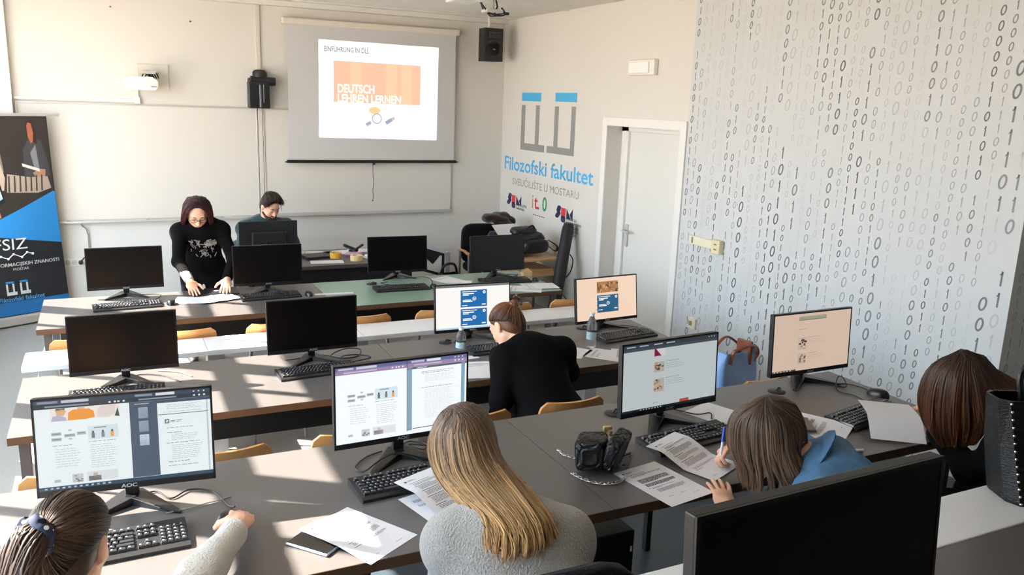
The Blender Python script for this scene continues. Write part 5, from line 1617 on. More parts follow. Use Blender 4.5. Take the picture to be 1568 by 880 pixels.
# round black bag and bottle between the board and the corner chair
t = thing('round_bag', 'round black bag with an open top beside the corner chair', 'bag', (3.23, 8.09, 0.0))
b = MB(); bagshell(b, [(0, .12, .11, 0), (.05, .13, .12, .004), (.25, .135, .12, .006), (.40, .12, .11, .01), (.44, .10, .09, .01)]); b.build('bag_body', mat('bag_black', '#101013', 0.45, bump=.2, bscale=40), t)
b = MB(); b.tube([tuple(q) for q in crom([(-.10, 0, .42), (-.06, -.02, .53), (.05, -.02, .54), (.10, 0, .42)], 16)], .014, 8); b.build('handle', MATS['bag_black'], t)
t = thing('low_stool', 'low round orange stool behind the round black bag', 'stool', (3.36, 8.95, 0.0))
b = MB().lathe([(.10, .37), (.10, .40), (.09, .41)], seg=20); b.build('seat', mat('stool_orange', '#c98d45', 0.5), t)
MB().lathe([(.10, 0), (.10, .03), (.04, .05), (.04, .369)], seg=20).build('leg', mat('stool_orange'), t)
t = thing('jar', 'small jar with a colourful wrap standing on the low orange stool', 'jar', (3.36, 8.95, 0.0005))
MB().lathe([(.07, .411), (.08, .44), (.08, .50), (.05, .55), (.03, .57)], seg=20).build('jar_body', mat('jar_mixed', '#9fa3b8', 0.35, var=.4, vscale=14), t)

# black office chair under the blonde student
t = thing('office_chair', 'black office chair of the blonde student, its back cut by the bottom edge', 'chair', (.80, 1.55, .1880))
b = MB(); pillow(b, (0, .0, .42), (.23, .22, .035)); b.build('seat', M_BFAB, t)
b = MB(); pillow(b, (-.03, -.27, .88), (.20, .035, .27), p=.5); b.build('backrest', M_BFAB, t)
MB().tube([(0, 0, .10), (0, 0, .39)], .025, 10).tube([(0, -.16, .41), (0, -.295, .44), (-.02, -.31, .80)], .018, 8).build('column', MATS['chair_black'], t)
b = MB()
for k in range(5):
    a = 2 * math.pi * k / 5 + .3
    b.tube([(0, 0, .10), (.26 * math.cos(a), .26 * math.sin(a), .065)], [.022, .014], 8).ball((.27 * math.cos(a), .27 * math.sin(a), .03), .029, 10, 6)
b.build('base', MATS['chair_black'], t)
# plain chairs of the other front row students
GC1 = 'wooden chairs of the front row'
for x, y, a, lb in ((-.14, 1.44, 0, 'wooden chair under the girl with the ponytail'), (2.30, 1.62, 35, 'wooden chair under the girl in the denim jacket'), (3.18, 1.50, 15, 'wooden chair under the girl in black at the right edge')):
    copy_tree(chair, (x, y, .1880), rad(a), lb, GC1)

# ---------------------------------------------------------------- sculpting: smooth solids turned into one continuous mesh
V = lambda *a: np.array(a[0] if len(a) == 1 else a, float)
def unit(v): v = V(v); return v / np.linalg.norm(v)
def cap(a, b, ra, rb=None, k=.02): return ('cap', V(a), V(b), ra, ra if rb is None else rb, k)
def ell(c, r, k=.02, fr=None): return ('ell', V(c), V(r), np.eye(3) if fr is None else np.array(fr), k)
def dig(c, r, k=.02, fr=None): return ('dig', V(c), V(r), np.eye(3) if fr is None else np.array(fr), k)
def cut(p, n): return ('cut', V(p), unit(n))
def sculpt(prims, vox, folds=None):
    lo, hi = V([1e9] * 3), V([-1e9] * 3)
    for q in prims:
        if q[0] == 'cap':
            for p, r in ((q[1], q[3]), (q[2], q[4])): lo = np.minimum(lo, p - r); hi = np.maximum(hi, p + r)
        elif q[0] == 'ell': R = max(q[2]); lo = np.minimum(lo, q[1] - R); hi = np.maximum(hi, q[1] + R)
    lo -= 4 * vox + .025; hi += 4 * vox + .025
    n = np.ceil((hi - lo) / vox).astype(int) + 1
    D = np.full(n, .2, np.float32)
    def window(c0, c1):
        a = np.clip(np.floor((c0 - lo) / vox).astype(int), 0, n); e = np.clip(np.ceil((c1 - lo) / vox).astype(int) + 1, 0, n)
        g = [lo[i] + vox * np.arange(a[i], e[i]) for i in range(3)]
        return tuple(slice(a[i], e[i]) for i in range(3)), np.stack(np.meshgrid(*g, indexing='ij'), -1)
    for q in prims:
        if q[0] == 'cap':
            a, b, ra, rb, k = q[1:]
            R = max(ra, rb) + k + 4 * vox
            s, P = window(np.minimum(a, b) - R, np.maximum(a, b) + R)
            ab = b - a; t = np.clip(((P - a) @ ab) / max(1e-9, ab @ ab), 0, 1)
            d = np.linalg.norm(P - a - t[..., None] * ab, axis=-1) - (ra + t * (rb - ra))
        elif q[0] in ('ell', 'dig'):
            c, r, fr, k = q[1:]
            R = max(r) + k + 4 * vox
            s, P = window(c - R, c + R)
            L = ((P - c) @ fr.T) / r
            m = np.linalg.norm(L, axis=-1)
            g = np.linalg.norm(L / r, axis=-1) + 1e-9
            d = np.where(m < 1e-6, -min(r), m * (m - 1) / g)
        else:
            s, P = window(lo, hi)
            D[s] = np.maximum(D[s], (P - q[1]) @ q[2]); continue
        o = D[s]
        if q[0] == 'dig':
            d = -d; h = np.maximum(k - np.abs(o - d), 0) / k
            D[s] = np.maximum(o, d) + h * h * k / 4
        else:
            h = np.maximum(k - np.abs(o - d), 0) / k
            D[s] = np.minimum(o, d) - h * h * k / 4
    if folds:
        amp, freq, seed = folds
        rd = np.random.RandomState(seed)
        s, P = window(lo, hi)
        f = np.zeros(n)
        for i in range(5):
            w = unit(rd.randn(3)) * freq * rd.uniform(.6, 1.6)
            f += np.sin(P @ w + rd.uniform(0, 6) + 1.3 * np.sin(P @ (unit(rd.randn(3)) * freq * .5)))
        D += (amp * f / 2.2).astype(np.float32)
    # surface nets
    S = D < 0
    A = np.zeros(n - 1); W_ = np.zeros(tuple(n - 1) + (3,))
    idx = np.stack(np.meshgrid(*[np.arange(k - 1) for k in n], indexing='ij'), -1)
    corners = [(i, j, k) for i in (0, 1) for j in (0, 1) for k in (0, 1)]
    sl = lambda c: tuple(slice(c[i], n[i] - 1 + c[i]) for i in range(3))
    for c in corners:
        for ax in range(3):
            if c[ax]: continue
            e = list(c); e[ax] = 1
            d0, d1 = D[sl(c)], D[sl(e)]
            x = (d0 < 0) != (d1 < 0)
            t = np.where(x, d0 / np.where(x, d0 - d1, 1), 0)
            p = np.array(c, float) + np.zeros(tuple(n - 1) + (3,)); p[..., ax] += t
            W_ += np.where(x[..., None], p, 0); A += x
    act = A > 0
    ids = -np.ones(n - 1, int); ids[act] = np.arange(act.sum())
    verts = lo + vox * (idx[act] + W_[act] / A[act][:, None])
    faces = []
    for ax in range(3):
        b_, c_ = [(1, 2), (2, 0), (0, 1)][ax]
        s0 = [slice(1, n[i] - 1) for i in range(3)]; s0[ax] = slice(0, n[ax] - 1)
        s1 = list(s0); s1[ax] = slice(1, n[ax])
        d0, d1 = S[tuple(s0)], S[tuple(s1)]
        X = np.argwhere(d0 != d1)
        if not len(X): continue
        fl = d0[tuple(X.T)]
        off = np.array([1, 1, 1]); off[ax] = 0
        X = X + off
        q = []
        for db, dc in ((1, 1), (0, 1), (0, 0), (1, 0)):
            Y = X.copy(); Y[:, b_] -= db; Y[:, c_] -= dc
            q.append(ids[tuple(Y.T)])
        F = np.stack(q, 1)
        F[~fl] = F[~fl][:, ::-1]
        faces.append(F)
    sculpt.field = (D, lo, vox)
    return verts, np.concatenate(faces)
def settle(P, field, target, pull=True):
    # move points onto the level 'target' of a sculpted solid
    D, lo, vox = field
    n = np.array(D.shape)
    def samp(Q):
        g = np.clip((Q - lo) / vox, 0, n - 2.001); i = g.astype(int); f = g - i
        out = 0
        for c in ((0, 0, 0), (1, 0, 0), (0, 1, 0), (0, 0, 1), (1, 1, 0), (1, 0, 1), (0, 1, 1), (1, 1, 1)):
            w = np.prod([f[:, a] if c[a] else 1 - f[:, a] for a in range(3)], axis=0)
            out = out + w * D[i[:, 0] + c[0], i[:, 1] + c[1], i[:, 2] + c[2]]
        return out
    for it in range(5):
        d = samp(P)
        G = np.stack([samp(P + e) - samp(P - e) for e in np.eye(3) * vox], 1)
        G /= (np.linalg.norm(G, axis=1)[:, None] + 1e-9)
        st = target - d
        if not pull: st = np.maximum(st, 0)
        else: st = np.where(st < -.035, 0, st)
        P = P + G * np.clip(st, -.02, .02)[:, None]
    return P
def mesh_obj(name, verts, faces, m, parent, org, smooth_it=2, tint=None):
    me = bpy.data.meshes.new(name)
    v = verts - org
    # a few rounds of relaxation take out the voxel steps
    if smooth_it:
        e = np.concatenate([faces[:, [0, 1]], faces[:, [1, 2]], faces[:, [2, 3]], faces[:, [3, 0]]])
        e = np.concatenate([e, e[:, ::-1]])
        for it in range(smooth_it):
            acc = np.zeros_like(v); cnt = np.zeros(len(v))
            np.add.at(acc, e[:, 0], v[e[:, 1]]); np.add.at(cnt, e[:, 0], 1)
            v = v * .5 + .5 * acc / np.maximum(cnt, 1)[:, None]
    me.from_pydata(v.tolist(), [], faces.tolist())
    me.materials.append(m)
    me.polygons.foreach_set('use_smooth', [True] * len(me.polygons))
    if tint is not None:
        at_ = me.attributes.new('tint', 'FLOAT_COLOR', 'POINT')
        c = np.ones((len(v), 4), np.float32)
        c[:, :2] = tint(verts)
        at_.data.foreach_set('color', c.ravel())
    o = bpy.data.objects.new(name, me)
    COL.objects.link(o); o.parent = parent
    return o

M_SKIN = mat('skin_light', '#dba98e', 0.5, var=.06, vscale=30, spec=.35)
_sb = M_SKIN.node_tree.nodes['Principled BSDF']; _sb.inputs['Subsurface Weight'].default_value = .12; _sb.inputs['Subsurface Radius'].default_value = (.012, .005, .003)
def hair_mat(name, root, tip, rough=.46):
    m = bpy.data.materials.new(name); m.use_nodes = True
    n, l = m.node_tree.nodes, m.node_tree.links
    b = n['Principled BSDF']; b.inputs['Roughness'].default_value = rough; b.inputs['Specular IOR Level'].default_value = .30
    a = n.new('ShaderNodeAttribute'); a.attribute_name = 'tint'
    s = n.new('ShaderNodeSeparateColor'); l.new(a.outputs['Color'], s.inputs[0])
    r = n.new('ShaderNodeValToRGB')
    r.color_ramp.elements[0].color = lin(root); r.color_ramp.elements[1].color = lin(tip)
    r.color_ramp.elements[0].position = .12; r.color_ramp.elements[1].position = .85
    l.new(s.outputs[0], r.inputs[0])
    mu = n.new('ShaderNodeMix'); mu.data_type = 'RGBA'; mu.blend_type = 'MULTIPLY'; mu.inputs['Factor'].default_value = 1
    mp = n.new('ShaderNodeMapRange'); mp.inputs[3].default_value = .22; mp.inputs[4].default_value = 1.65
    l.new(s.outputs[1], mp.inputs[0])
    cb = n.new('ShaderNodeCombineColor')
    for i in range(3): l.new(mp.outputs[0], cb.inputs[i])
    l.new(r.outputs[0], mu.inputs['A']); l.new(cb.outputs[0], mu.inputs['B']); l.new(mu.outputs['Result'], b.inputs['Base Color'])
    return m
def hair(parent, org, guides, n, r, m, seed, mass=.020, capp=(), spread=.008, flat=.55, name='hair', vox=.006, tipcut=.22, seg=6, steps=18, taper=.72, puff=.0042):
    rd = np.random.RandomState(seed)
    G = [np.array(crom(g, steps)) for g in guides]
    prims = list(capp)
    if mass:
        for i in range(len(G) - 1):
            for f in (0, .5):
                g = G[i] * (1 - f) + G[i + 1] * f
                for j in range(0, steps - 3, 1):
                    t = j / (steps - 1)
                    prims.append(cap(g[j], g[j + 1], mass * (1 - taper * t), mass * (1 - taper * (t + .05)), .012))
    v, f = sculpt(prims, vox)
    zt, zb = max(g[0][2] for g in G), min(g[-1][2] for g in G)
    rootc = np.mean([g[0] for g in G], 0); L = max(np.linalg.norm(np.diff(g, axis=0), axis=1).sum() for g in G)
    def tn(p):
        t = np.clip(np.linalg.norm(p - rootc, axis=1) / (L * .85), 0, 1)
        return np.stack([t, np.full(len(p), .32)], 1)
    field = sculpt.field
    ho = mesh_obj(name, v, f, m, parent, org, 2, tn)
    # single locks lie over the mass
    vs, fs, tint = [], [], []
    for k in range(n):
        u = rd.uniform(0, len(G) - 1.0001); i = int(u); q = u - i
        g = G[i] * (1 - q) + G[i + 1] * q
        t = np.linspace(0, 1, steps)
        j0 = rd.randn(3) * spread; j1 = rd.randn(3) * spread * 1.6
        w = rd.uniform(0, 6.28); wa = rd.uniform(.0, .006)
        cen = np.mean([x for x in G], 0)
        outw = g - cen; outw /= (np.linalg.norm(outw, axis=1)[:, None] + .02)
        P = g + j0 * np.minimum(1, t * 3)[:, None] + j1 * (t ** 1.5)[:, None] + outw * (mass * .8 * np.minimum(1, t * 5))[:, None] + np.stack([np.sin(t * 7 + w), np.cos(t * 6 + w), np.zeros(steps)], 1) * (wa * t)[:, None]
        S_ = settle(P, field, rd.uniform(-.0008, puff))
        bl = np.clip((t - .80) / .2, 0, 1)[:, None] * .7
        P = S_ * (1 - bl) + P * bl
        keep = int(steps * (1 - rd.uniform(0, tipcut)))
        P = P[:max(5, keep)]; mth = len(P)
        tt = np.linspace(0, 1, mth)
        R = r * rd.uniform(.6, 1.25) * np.clip(np.minimum(.35 + tt * 5, (1 - tt) * 2.2), .08, 1)
        b = MB().tube([tuple(x) for x in P], list(R), seg, flat)
        o0 = len(vs)
        vs += [tuple(Vector(x) - Vector(org)) for x in b.v]; fs += [tuple(i_ + o0 for i_ in f_) for f_ in b.f]
        rn = np.clip(rd.normal(.48, .27), 0, 1)
        for i_ in range(mth): tint += [(min(1, tt[i_] * mth / steps), rn, 1, 1)] * seg
    me = bpy.data.meshes.new('hair_strands')
    me.from_pydata(vs, [], fs); me.materials.append(m)
    me.polygons.foreach_set('use_smooth', [True] * len(me.polygons))
    a = me.attributes.new('tint', 'FLOAT_COLOR', 'POINT'); a.data.foreach_set('color', np.array(tint, np.float32).ravel())
    o = bpy.data.objects.new('hair_strands', me); COL.objects.link(o); o.parent = ho
    return ho
def frame(f, u):
    f = unit(f); u = V(u); u = unit(u - f * (u @ f)); r = np.cross(f, u)
    return np.array([r, f, u])
def head_prims(c, F):
    r, f, u = F
    at_ = lambda a, b, d: V(c) + r * a + f * b + u * d
    P = [ell(at_(0, -.012, .030), (.076, .094, .086), .02, F), ell(at_(0, .025, -.025), (.063, .066, .088), .03, F),
         ell(at_(0, .045, -.085), (.036, .036, .030), .03, F), cap(at_(0, .058, -.10), at_(0, .062, -.098), .018, .018, .02),
         cap(at_(-.045, .0, -.06), at_(-.018, .055, -.10), .022, .018, .03), cap(at_(.045, .0, -.06), at_(.018, .055, -.10), .022, .018, .03),
         ell(at_(-.036, .062, -.030), (.024, .020, .022), .02, F), ell(at_(.036, .062, -.030), (.024, .020, .022), .02, F),
         cap(at_(-.035, .077, .030), at_(.035, .077, .030), .012, .012, .02)]
    for s in (-1, 1): P.append(dig(at_(s * .031, .094, .008), (.017, .014, .011), .012, F))
    P += [cap(at_(0, .086, .012), at_(0, .108, -.030), .0075, .0125, .012), cap(at_(-.011, .094, -.034), at_(.011, .094, -.034), .009, .009, .008)]
    P += [cap(at_(-.019, .081, -.066), at_(.019, .081, -.066), .0065, .0065, .006), cap(at_(-.015, .080, -.076), at_(.015, .080, -.076), .0075, .0075, .005)]
    for s in (-1, 1):
        P.append(ell(at_(s * .078, -.008, -.005), (.010, .020, .031), .010, F)); P.append(cap(at_(s * .076, -.004, -.035), at_(s * .077, -.002, -.030), .008, .008, .008))
        P.append(ell(at_(s * .031, .080, .008), (.0145, .0125, .0125), .004, F))
    return P
def hand_prims(w, d, nrm, side, curls=(.5, .5, .5, .5), th=(.4, .3), scale=1.0, spread=.10):
    """w wrist, d finger direction, nrm direction out of the palm, side direction of the thumb"""
    d = unit(d); n = V(nrm); n = unit(n - d * (n @ d)); s = V(side); s = unit(s - d * (s @ d) - n * (s @ n))
    S = scale
    P = [ell(w + d * .048 * S, (.040 * S, .050 * S, .0155 * S), .012, np.array([s, d, n])), cap(w - d * .01, w + d * .03 * S, .024, .026 * S, .012)]
    offs = (.029, .0098, -.0098, -.028); L = (.070, .079, .073, .057)
    for i in range(4):
        b = w + (d * .086 - d * abs(offs[i]) * .18 + s * offs[i]) * S
        dirv = unit(d + s * offs[i] * spread / .03)
        r = (.0088, .0090, .0087, .0077)[i] * S
        ang = 0; p = b - dirv * .012
        tot = curls[i]
        for q, (fr, ca) in enumerate(((.46, .55), (.30, .9), (.24, .6))):
            ang += tot * ca
            dv = dirv * math.cos(ang) + n * math.sin(ang)
            e = p + dv * (L[i] * fr * S + (.012 if q == 0 else 0))
            P.append(cap(p, e, r, r * .92, .005 if q == 0 else .003)); p = e; r *= .91
    b = w + (d * .022 + s * .030) * S
    a1, a2 = th
    dv = unit(d * .62 + s * .75 + n * a1); e = b + dv * .044 * S; P.append(cap(w + d * .015 * S + s * .018 * S, b, .014 * S, .0135 * S, .012)); P.append(cap(b, e, .0125 * S, .0108 * S, .008))
    dv = unit(dv + d * .35 + n * a2 - s * .25); e2 = e + dv * .032 * S; P.append(cap(e, e2, .0104 * S, .0085 * S, .004))
    return P
def figure(label, base, J, topm, botm, skin=None, vox=.006, hair_cap=None, topname='sweater', sleeve=1.0, r_up=.060, r_lo=.043, folds=(.003, 26, 3), legs=True, cuff=.97, torso=1.0, shw=1.0):
    t = thing('person', label, 'person', base, 0)
    org = V(base)
    skin = skin or M_SKIN
    pel, nk, hd = V(J['pel']), V(J['nk']), V(J['hd'])
    HF = frame(J['hf'], J['hu'])
    shL, shR = [V(x) for x in J['sh']]
    U = unit(nk - pel); Rr = unit(shR - shL); Fw = np.cross(U, Rr); Rr = np.cross(Fw, U)
    T = np.array([Rr, Fw, U])
    ln = np.linalg.norm(nk - pel)
    mid = lambda a: pel + (nk - pel) * a
    P = [ell(mid(.72), (.13, .085, .15), .04, T), ell(mid(.40), (.115, .08, .16), .04, T), ell(mid(.08), (.13, .10, .11), .04, T), cap(mid(.9), nk, .07, .055, .04)]
    P += [cap(nk - U * .02, hd - HF[2] * .055 - HF[1] * .02, .056, .050, .03)]
    for i in (0, 1):
        sh, el, wr = V(J['sh'][i]), V(J['el'][i]), V(J['wr'][i])
        P += [cap(mid(.88), sh, .045, .042, .04), cap(sh, el, .043, .036, .02), cap(el, wr, .037, .0245, .02)]
        h = J['hand'][i]
        if h: P += hand_prims(wr, *h)
    P += head_prims(hd, HF)
    v, f = sculpt(P, vox); mesh_obj('body', v, f, skin, t, org, 1)
    C = [ell(mid(.74), (.172 * torso, .122 * torso, .165), .05, T), ell(mid(.40), (.150 * torso, .115 * torso, .19), .06, T), ell(mid(.06), (.172 * torso, .135 * torso, .13), .06, T), cap(shL, shR, .062 * (.5 + .5 * shw), .062 * (.5 + .5 * shw), .05),
         cap(nk - U * .035, shL, .058, .060, .05), cap(nk - U * .035, shR, .058, .060, .05), cap(mid(.45), mid(.9), .10, .10, .08), cap(mid(.80), shL, .095 * shw, .064 * shw, .07 * shw), cap(mid(.80), shR, .095 * shw, .064 * shw, .07 * shw)]
    for i in (0, 1):
        sh, el, wr = V(J['sh'][i]), V(J['el'][i]), V(J['wr'][i])
        cu = (cuff[i] if isinstance(cuff, (tuple, list)) else cuff)
        C += [cap(sh, el, r_up + .004, r_up - .006, .035)]
        if cu > 0:
            e = el + (wr - el) * cu
            C += [cap(el, e, r_up - .006, r_lo, .03), cap(e - (wr - el) * .10, e, r_lo + .002, r_lo + .003, .008)]
    v, f = sculpt(C, vox, folds); mesh_obj(topname, v, f, topm, t, org, 1)
    if legs:
        L_ = [ell(mid(-.02), (.165, .14, .12), .04, T)]
        for i, s in enumerate((-1, 1)):
            hip = pel + Rr * s * .09; kn, an = V(J['kn'][i]), V(J['an'][i])
            L_ += [cap(hip, kn, .090, .064, .05), cap(kn, an, .062, .048, .02)]
        v, f = sculpt(L_, .010); mesh_obj('trousers', v, f, botm, t, org, 1)
        for i in (0, 1):
            an = V(J['an'][i]); ff = V(J.get('ft', Fw)); ff = unit(V(ff[0], ff[1], 0))
            q = V(an[0], an[1], base[2] + .042)
            v, f = sculpt([cap(q - ff * .05, q + ff * .13, .040, .036, .02), cap(q, an, .042, .045, .02)], .008); mesh_obj('shoe', v, f, mat('shoe_dark', '#1b1b1e', .5), t, org, 1)
    if hair_cap: hair_cap(t, org, hd, HF)
    return t, org, hd, HF, T
def capprims(c, F, grow=.006, front=.048, fz=.055):
    r, f, u = F
    at_ = lambda a, b, d: V(c) + r * a + f * b + u * d
    return [ell(at_(0, -.014, .032), (.076 + grow, .094 + grow, .086 + grow), .02, F), ell(at_(0, -.045, -.03), (.068 + grow, .055 + grow, .075), .03, F), cut(at_(0, front, fz), f * .80 - u * .60)]
M_DRK = mat('trouser_dark', '#0b0b0e', .9, spec=.1)
M_JEAN = cloth('jeans_black', '#0d0e13', scale=250, sheen=0)

# --- blonde student in a grey sweater, seen from behind
HB = hair_mat('hair_blonde', '#47362b', '#b8905f')
M_SWT = mat('sweater_grey', '#9a9792', .95, var=.30, vscale=170, bump=.8, bscale=190, sheen=.5, spec=.1)
J = dict(pel=(.985, 1.56, .81), nk=(.895, 1.86, 1.150), hd=(.868, 2.040, 1.278), hf=(-.10, .80, -.55), hu=(.05, .55, .8),
         sh=[(.772, 1.86, 1.100), (1.055, 1.765, 1.090)], el=[(.778, 1.90, .965), (1.120, 1.86, .99)], wr=[(.935, 2.07, .995), (1.06, 2.14, 1.012)],
         hand=[((.3, .9, -.06), (0, 0, -1), (1, .2, 0), (.15, .15, .15, .15)), ((-.3, .9, -.05), (0, 0, -1), (-1, .2, 0), (.2, .2, .2, .2))], kn=[(.88, 2.0, .74), (1.10, 1.98, .74)], an=[(.90, 2.02, .27), (1.12, 2.0, .27)])
t, org, hd, HF, T = figure('student with long blonde hair in a fluffy grey sweater, seen from behind', (1.0, 1.70, .1875), J, M_SWT, M_JEAN, folds=(.006, 20, 5), r_up=.062, r_lo=.042, torso=1.02, topname='sweater')
fr = lambda x, z=0: (.857 + x, 2.095, 1.338 + z)
top = (.858, 2.03, 1.372)
gd = [
 [fr(-.012), (.838, 2.06, 1.362), (.800, 2.085, 1.300), (.797, 2.075, 1.235), (.806, 2.01, 1.188), (.818, 1.86, 1.178), (.808, 1.765, 1.158), (.796, 1.73, 1.150)],
 [fr(-.008), (.842, 2.04, 1.368), (.798, 2.03, 1.325), (.788, 1.98, 1.255), (.806, 1.90, 1.212), (.824, 1.775, 1.198), (.808, 1.715, 1.162), (.792, 1.69, 1.145)],
 [fr(-.004), (.848, 2.02, 1.372), (.812, 1.97, 1.345), (.803, 1.915, 1.275), (.828, 1.83, 1.226), (.850, 1.725, 1.196), (.832, 1.675, 1.152), (.808, 1.655, 1.128)],
 [fr(0, .003), (.856, 2.01, 1.374), (.840, 1.945, 1.348), (.847, 1.885, 1.278), (.876, 1.790, 1.228), (.892, 1.700, 1.196), (.884, 1.660, 1.156), (.860, 1.645, 1.132)],
 [fr(.004), (.866, 2.015, 1.373), (.880, 1.950, 1.342), (.900, 1.895, 1.278), (.923, 1.785, 1.232), (.936, 1.705, 1.198), (.932, 1.668, 1.160), (.925, 1.66, 1.140)],
 [fr(.010), (.878, 2.03, 1.366), (.910, 1.985, 1.328), (.934, 1.935, 1.265), (.957, 1.825, 1.232), (.973, 1.730, 1.200), (.980, 1.690, 1.166), (.984, 1.68, 1.148)],
 [fr(.018), (.888, 2.05, 1.355), (.924, 2.035, 1.308), (.944, 1.995, 1.250), (.968, 1.880, 1.228), (.993, 1.790, 1.200), (1.014, 1.735, 1.170), (1.024, 1.72, 1.155)],
]
hair(t, org, gd, 900, .0036, HB, 1, mass=.013, capp=capprims(hd, HF), spread=.008, seg=5, steps=24, tipcut=.34)

# --- girl in a denim jacket writing
HD = hair_mat('hair_brown', '#46362b', '#8a6c54')
M_DEN = mat('denim_blue', '#54799c', .85, var=.35, vscale=26, bump=.35, bscale=350, spec=.15)
J = dict(pel=(2.30, 1.62, .80), nk=(2.085, 1.86, 1.10), hd=(1.965, 1.965, 1.195), hf=(-.72, .45, -.52), hu=(-.35, .25, .9),
         sh=[(1.945, 1.70, 1.05), (2.235, 1.945, 1.045)], el=[(1.91, 1.77, .93), (2.24, 2.08, 1.04)], wr=[(1.833, 1.990, .912), (2.085, 2.225, 1.012)],
         hand=[((.38, .83, .36), (0, .35, -.9), (.85, -.5, 0), (.22, .20, .20, .24), (.1, .1), 1.04, .16), ((-.95, .20, -.10), (-.15, -.50, -.80), (-.3, -.85, .2), (1.35, 1.35, 1.35, 1.35), (.35, .5))],
         kn=[(2.04, 1.98, .74), (2.315, 2.06, .74)], an=[(2.04, 2.0, .27), (2.335, 2.10, .27)])
t, org, hd, HF, T = figure('girl with long brown hair in a blue denim jacket writing with a blue pen', (2.2, 1.75, .1875), J, M_DEN, M_JEAN, folds=(.006, 30, 8), r_up=.066, r_lo=.040, topname='denim_jacket', vox=.0052, cuff=(.66, .95))
# collar of the jacket
b = MB()
nk = V(J['nk']); ring = []
for k in range(20):
    a = 2 * math.pi * k / 20
    ring.append(tuple(nk - org + T[0] * .096 * math.cos(a) + T[1] * .086 * math.sin(a) + T[2] * (.020 - .022 * math.sin(a))))
b.tube(ring, .034, 8, .40, closed=True); b.build('collar', M_DEN, t)
top = (1.925, 1.955, 1.300)
gd = [
 [top, (1.872, 2.030, 1.245), (1.860, 2.040, 1.150), (1.878, 2.000, 1.06), (1.888, 1.975, .965)],
 [top, (1.858, 1.990, 1.245), (1.848, 1.985, 1.150), (1.872, 1.955, 1.055), (1.880, 1.945, .958)],
 [top, (1.865, 1.930, 1.250), (1.855, 1.905, 1.155), (1.876, 1.895, 1.062), (1.878, 1.905, .968)],
 [top, (1.892, 1.892, 1.250), (1.890, 1.862, 1.155), (1.912, 1.840, 1.085), (1.930, 1.822, 1.035)],
 [top, (1.935, 1.885, 1.250), (1.938, 1.850, 1.160), (1.955, 1.818, 1.100), (1.988, 1.785, 1.030)],
 [top, (1.975, 1.905, 1.240), (1.985, 1.875, 1.160), (2.005, 1.838, 1.110), (2.045, 1.785, 1.035)],
 [top, (2.000, 1.945, 1.230), (2.025, 1.925, 1.160), (2.050, 1.880, 1.120), (2.085, 1.83, 1.075)],
]
hair(t, org, gd, 700, .0036, HD, 2, mass=.013, capp=capprims(hd, HF), spread=.007, seg=5, tipcut=.32)
# her pen
t = thing('pen', 'blue ballpoint pen in the hand of the girl in denim', 'pen', (1.978, 2.215, .9600), 0)
tip, end = V(0, 0, 0), V(.035, .03, .135)
MB().tube([tip, V(.003, .0026, .012), V(.007, .006, .027)], [.001, .003, .0042], 10).tube([V(.007, .006, .027), end * .75], .0045, 10).build('barrel', mat('pen_clear', '#c9d3e6', .25), t)
MB().tube([end * .62, end], .0055, 10).build('cap', mat('pen_blue', '#1f3fa8', .3), t)

# --- girl at the right edge in a black sweater
HR = hair_mat('hair_dark_brown', '#35241c', '#6d432c')
M_BSW = mat('sweater_black', '#08080a', .9, var=.2, vscale=120, bump=.5, bscale=220, spec=.08)
J = dict(pel=(3.10, 1.50, .80), nk=(3.02, 1.78, 1.15), hd=(2.905, 1.935, 1.258), hf=(-.45, .62, -.62), hu=(-.30, .45, .84),
         sh=[(2.865, 1.71, 1.07), (3.20, 1.86, 1.08)], el=[(2.855, 1.84, .96), (3.28, 2.02, 1.035)], wr=[(2.975, 2.07, 1.006), (3.20, 2.22, 1.012)],
         hand=[((.75, .62, -.06), (.1, .1, -.95), (.6, -.7, .1), (.3, .3, .3, .3)), ((-.4, .8, -.1), (0, 0, -1), (-1, .2, 0))], kn=[(2.95, 1.95, .74), (3.15, 2.0, .74)], an=[(2.95, 1.98, .27), (3.15, 2.03, .27)])
t, org, hd, HF, T = figure('girl with long dark brown hair in black, bowed over papers at the right edge', (3.1, 1.6, .1875), J, M_BSW, M_DRK, folds=(.004, 24, 9), topname='sweater', cuff=(.92, .97))
top = (2.860, 1.925, 1.378)
gd = [
 [top, (2.795, 1.990, 1.320), (2.775, 2.010, 1.215), (2.815, 2.010, 1.105), (2.885, 1.990, 1.020), (2.935, 1.965, .955)],
 [top, (2.780, 1.950, 1.320), (2.765, 1.955, 1.210), (2.802, 1.960, 1.095), (2.868, 1.955, 1.010), (2.918, 1.945, .950)],
 [top, (2.788, 1.895, 1.325), (2.778, 1.885, 1.215), (2.818, 1.895, 1.105), (2.868, 1.912, 1.030), (2.895, 1.925, .985)],
 [top, (2.828, 1.862, 1.325), (2.842, 1.835, 1.225), (2.870, 1.830, 1.145), (2.888, 1.850, 1.075), (2.895, 1.875, 1.020)],
 [top, (2.885, 1.858, 1.325), (2.925, 1.815, 1.255), (2.975, 1.730, 1.210), (3.005, 1.640, 1.175), (3.02, 1.590, 1.130)],
 [top, (2.935, 1.880, 1.325), (2.995, 1.830, 1.278), (3.050, 1.740, 1.230), (3.085, 1.650, 1.188), (3.10, 1.600, 1.140)],
 [top, (2.972, 1.915, 1.318), (3.048, 1.870, 1.275), (3.110, 1.780, 1.228), (3.150, 1.690, 1.185), (3.165, 1.640, 1.135)],
 [top, (2.985, 1.960, 1.302), (3.075, 1.920, 1.252), (3.150, 1.835, 1.205), (3.200, 1.745, 1.165), (3.22, 1.69, 1.12)],
]
hair(t, org, gd, 800, .0038, HR, 3, mass=.018, capp=capprims(hd, HF), spread=.007, seg=5, tipcut=.3, taper=.35)

